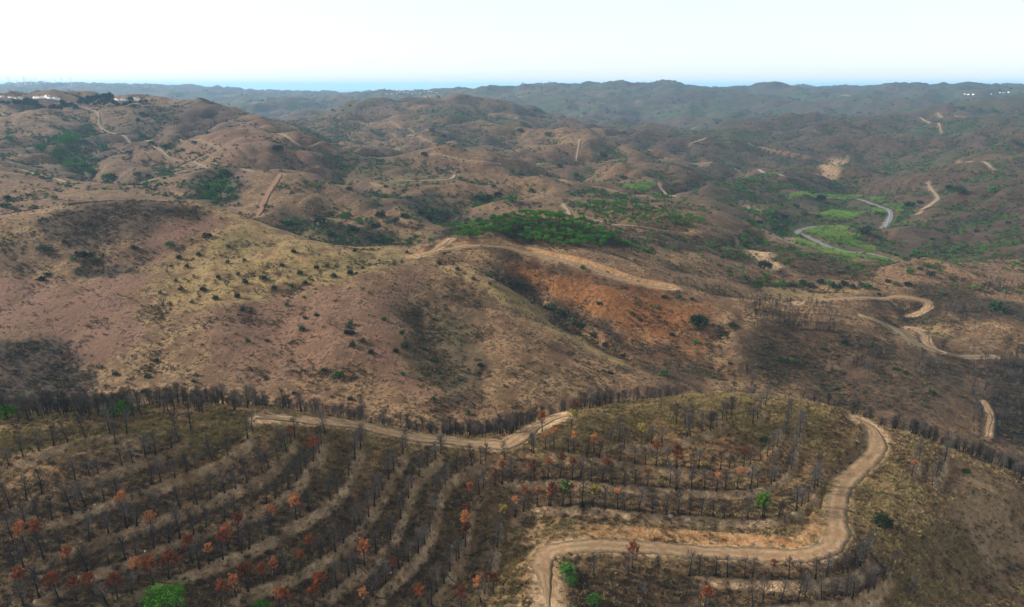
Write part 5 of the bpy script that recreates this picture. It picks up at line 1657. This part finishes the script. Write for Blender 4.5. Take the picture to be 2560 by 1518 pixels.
n = len(P)
sz = np.clip(r.lognormal(-1.0, .5, n), .2, 1.5)
scatter('rubble', 'pale stones strewn along the terrace edges', [mb_rock(s) for s in (1, 2, 3)], [M_STONE], np.stack([P[:, 0], P[:, 1], height(P[:, 0], P[:, 1])], 1), sz, r.uniform(0, 6.28, n), r.integers(0, 3, n), .5)

# one pale boulder and the fallen burnt trunks
import bmesh
bm = bmesh.new()
bmesh.ops.create_icosphere(bm, subdivisions=2, radius=.62)
for v_ in bm.verts:
    v_.co *= 1 + .28 * float(vnoise(np.array(v_.co.x * 1.9 + 3), np.array(v_.co.y * 1.9 + v_.co.z * 2.3), 71))
    v_.co.z *= .72
me = bpy.data.meshes.new('boulder')
bm.to_mesh(me)
bm.free()
me.materials.append(M_STONE)
x, y, z = ground(1676, 1292, 90)
stand('boulder', me, x, y, 1.1, .4, 'single pale boulder in the scrub above the wide track', 'boulder', None, sink=-.2)

FALL = [(1312, 1305, .9), (1326, 1312, -.7), (1385, 1300, 1.1), (1330, 1296, 1.3), (1195, 1380, .4), (1212, 1352, .8), (1180, 1396, .2), (1205, 1310, -.5), (1222, 1332, .7), (1130, 1452, -.4), (1140, 1470, .5), (1265, 1450, 1.2), (1310, 1460, .4),
        (1010, 1465, .8), (960, 1500, .3), (900, 1420, -.2), (2290, 1120, -.8), (2262, 1110, -.6), (2200, 1415, -.9), (2185, 1395, -.7), (720, 1395, .5), (640, 1440, .2), (420, 1460, .4), (1505, 1300, .9)]
FALL.sort()
for i, (u, v, a) in enumerate(FALL):
    x, y, z = ground(u, v, 90)
    L = RNG.uniform(2.6, 4.6)
    rg = np.random.default_rng(900 + i)
    ts = np.linspace(-.5, .5, 5)
    b = MB()
    dx, dy = math.cos(a) * L, math.sin(a) * L
    zs = height(x + ts * dx, y + ts * dy) + .10
    path = np.stack([ts * dx, ts * dy, np.maximum(zs, np.linspace(zs[0], zs[-1], 5)) - z], 1) + rg.normal(0, .03, (5, 3))
    b.tube(path, [.11, .10, .085, .06, .03], 6)
    m = 16
    f = rg.uniform(.3, 1, m)
    base = np.stack([np.interp(f, np.linspace(0, 1, 5), path[:, k]) for k in range(3)], 1)
    b.blades(base, unit(m, rg) + np.array([0, 0, .6]), rg.uniform(.3, .8, m), .035, 0, rg)
    stand('fallen_trunk', b.mesh('fallen_trunk', [M_CHAR]), x, y, 1, 0, f'charred fallen trunk on the terraces, {ordinal(i)} such from the left', 'fallen trunk', 'charred fallen trunks', sink=0)

# ---------------------------------------------------------------- white villages and wind turbines
def house(u, v, ymin, w, d, h, rot, label, roof=M_TILE, chimney=True, at=None):
    x, y, z = at if at else ground(u, v, ymin)
    x, y = float(x), float(y)
    z = float(min(height(x + a, y + b) for a in (-w / 2, w / 2) for b in (-d / 2, d / 2))) + .2
    o = link('house', None, loc=(x, y, z))
    o.rotation_euler = (0, 0, rot)
    B = MB()
    hw, hd = w / 2, d / 2
    B.add([(-hw, -hd, -4), (hw, -hd, -4), (hw, hd, -4), (-hw, hd, -4), (-hw, -hd, h), (hw, -hd, h), (hw, hd, h), (-hw, hd, h)], [(0, 1, 5, 4), (1, 2, 6, 5), (2, 3, 7, 6), (3, 0, 4, 7), (4, 5, 6, 7)])
    rise = d * .17
    B.add([(-hw, -hd, h), (-hw, hd, h), (-hw, 0, h + rise), (-hw, 0, h + rise)], [(0, 1, 2, 3)])
    B.add([(hw, -hd, h), (hw, hd, h), (hw, 0, h + rise), (hw, 0, h + rise)], [(1, 0, 3, 2)])
    link('wall', B.mesh('wall', [M_WHITE]), o)
    ov, t = .45, .22
    Rf = MB()
    for s in (-1, 1):
        p = [(-hw - ov, s * (hd + ov), h - ov * .48 + .03), (hw + ov, s * (hd + ov), h - ov * .48 + .03), (hw + ov, 0, h + rise + .03), (-hw - ov, 0, h + rise + .03)]
        top = [(a, b, c + t) for a, b, c in p]
        Rf.add(p + top, [(3, 2, 1, 0), (4, 5, 6, 7), (0, 1, 5, 4), (1, 2, 6, 5), (2, 3, 7, 6), (3, 0, 4, 7)])
    rf = link('roof', Rf.mesh('roof', [roof]), o)
    if chimney:
        Cm = MB()
        Cm.tube([(hw * .5, hd * .3, h + rise * .4), (hw * .5, hd * .3, h + rise + 1.1)], [.5, .5], 4)
        link('chimney', Cm.mesh('chimney', [M_WHITE]), rf)

    def quad(nm, cx, z0, ww, hh, m, side=-1):
        q = MB()
        yy = side * (hd + .04)
        q.add([(cx - ww / 2, yy, z0), (cx + ww / 2, yy, z0), (cx + ww / 2, yy, z0 + hh), (cx - ww / 2, yy, z0 + hh), (cx - ww / 2, yy + .08 * -side, z0), (cx + ww / 2, yy + .08 * -side, z0), (cx + ww / 2, yy + .08 * -side, z0 + hh), (cx - ww / 2, yy + .08 * -side, z0 + hh)],
              [(0, 1, 2, 3), (7, 6, 5, 4), (0, 4, 5, 1), (1, 5, 6, 2), (2, 6, 7, 3), (3, 7, 4, 0)])
        return link(nm, q.mesh(nm, [m]), o)
    quad('door', -w * .08, 0, 1.1, 2.1, M_DOOR)
    for cx in (-w * .32, w * .2, w * .38):
        quad('window', cx, 1.1, 1.1, 1.2, M_GLASS)
    return tag(o, label, 'house', 'white houses of the villages')


HOUSES = [  # u, v, ymin, w, d, h, rot, label
    (8, 251, 1550, 11, 8, 5, .1, 'white house at the very left frame edge of the near village'),
    (20, 252, 1550, 9, 7, 4, -.2, 'low white house second from the left frame edge'),
    (31, 254, 1550, 12, 8, 5, .3, 'white house third from the left frame edge'),
    (43, 256, 1550, 8, 7, 4, .1, 'small white house fourth from the left frame edge'),
    (54, 257, 1550, 9, 7, 4, -.3, 'small white house fifth from the left frame edge'),
    (94, 261, 1550, 10, 8, 5, .05, 'white house at the left end of the village centre'),
    (104, 263, 1550, 12, 8, 5, .2, 'wide white house in the middle of the village centre'),
    (112, 269, 1550, 8, 7, 4, .4, 'small white house below the middle of the village centre'),
    (122, 256, 1550, 8, 8, 7, -.1, 'tall narrow white house on top of the near village'),
    (131, 265, 1550, 12, 8, 5, .1, 'broad white house right of the village centre'),
    (142, 267, 1550, 10, 8, 6, -.1, 'white house at the right end of the village centre'),
    (148, 272, 1550, 9, 7, 5, -.3, 'white house at the foot of the near village'),
    (119, 274, 1550, 8, 7, 4, .2, 'lowest small white house of the near village'),
    (295, 250, 1500, 12, 8, 5, .15, 'red roofed house close behind the hilltop trees'),
    (307, 251, 1500, 11, 8, 5, -.1, 'second red roofed house behind the hilltop trees'),
    (320, 252, 1500, 10, 8, 4, .2, 'low red roofed house before the white block'),
    (341, 252, 1500, 14, 10, 7, .35, 'large white block right of the hilltop trees'),
]
for i, (u, v, ymin, w, d, h, rot, label) in enumerate(HOUSES):
    house(u, v, ymin, w, d, h, rot, label, chimney=i % 2 == 0)
rv = np.random.default_rng(61)
for i in range(14):
    house(960 + i * 10 + rv.normal(0, 2), 233 + 3 * math.sin(i) - (i > 7) * 2, 4200, rv.uniform(7, 12), 8, rv.uniform(3, 4.5), rv.normal(0, .4), f'tiny white house of the distant hill village, {ordinal(i)} from the left', chimney=False)
for i, (u, v) in enumerate([(2412, 233), (2422, 234), (2434, 234), (2478, 231), (2500, 229), (2510, 230), (2522, 229)]):
    house(u, v + 3, 3000, rv.uniform(7, 13), 8, rv.uniform(3, 4.5), rv.normal(0, .3), f'tiny white building on the far right ridge, {ordinal(i)} from the left', chimney=False)

# trees about the near village and on its hilltop
EV = [make_round_tree(450 + i, M_LEAF, 9.0, 8.5, 190, 9, .75) for i in range(3)]
VT = [(268, 258, 1.5), (276, 252, 1.9), (258, 260, 1.2), (285, 262, 1.2), (248, 262, 1.0), (228, 258, 1.3), (215, 260, 1.1), (200, 262, 1.1), (238, 266, 1.0), (296, 266, .9), (312, 266, 1.0), (325, 262, 1.0), (328, 254, 1.1), (335, 270, .8), (160, 268, 1.3), (170, 272, 1.3), (150, 276, 1.1), (180, 268, 1.2), (190, 272, 1.0),
      (50, 264, 1.3), (62, 266, 1.4), (75, 268, 1.2), (40, 262, 1.1), (90, 262, 1.2), (82, 258, 1.0), (128, 276, 1.0), (108, 278, 1.0), (8, 262, 1.0), (20, 264, 1.0), (66, 258, 1.2), (72, 261, 1.5), (86, 268, 1.2), (98, 272, 1.1), (136, 273, 1.2), (158, 262, 1.1), (205, 254, 1.2), (222, 252, 1.3), (234, 254, 1.4), (245, 252, 1.5), (262, 250, 1.6), (352, 260, .9), (365, 258, .8)]
VT.sort()
for i, (u, v, s) in enumerate(VT):
    x, y, z = ground(u, v, 1380)
    t, c = EV[i % 3]
    stand('village_tree', {'trunk': t, 'crown': c}, x, y, s, RNG.uniform(0, 6.28), f'dark evergreen tree about the near village, {ordinal(i)} from the left', 'tree', 'dark trees about the near village', sink=.5)


def turbine(u, vtop, vbase, Y, label, spin):
    s, k = sk(u, vbase)
    s1, k1 = sk(u, vtop)
    x = s * Y
    z = float(height(x, Y)) - 2
    hub = CAMZ - (k1 + (k - k1) * .35) * Y - z
    o = link('wind_turbine', None, loc=(x, Y, z))
    b = MB()
    b.tube([(0, 0, 0), (0, 0, hub * .5), (0, 0, hub)], [2.0, 1.7, 1.2], 8)
    link('tower', b.mesh('tower', [M_STEEL]), o)
    b = MB()
    b.tube([(0, 5, hub), (0, 0, hub + .3), (0, -5, hub)], [1.6, 2.2, 1.6], 6)
    link('nacelle', b.mesh('nacelle', [M_STEEL]), o)
    for j in range(3):
        a = spin + j * 2.094
        b = MB()
        L = 26
        b.tube([(0, -5.5, hub), (math.sin(a) * L * .25, -5.5, hub + math.cos(a) * L * .25), (math.sin(a) * L, -5.5, hub + math.cos(a) * L)], [.9, 1.3, .35], 4)
        link('blade', b.mesh('blade', [M_STEEL]), o)
    tag(o, label, 'wind turbine', 'wind turbines on the hazy horizon')


TU = [(22, 188), (45, 196), (60, 190), (64, 188), (78, 194), (90, 189), (113, 195), (140, 194), (154, 190), (178, 190)]
for i, (u, vt) in enumerate(TU):
    turbine(u, vt, vt + 17, 6400 + 120 * (i % 3), f'white wind turbine on the hazy horizon, {ordinal(i)} from the left', i * 1.3)
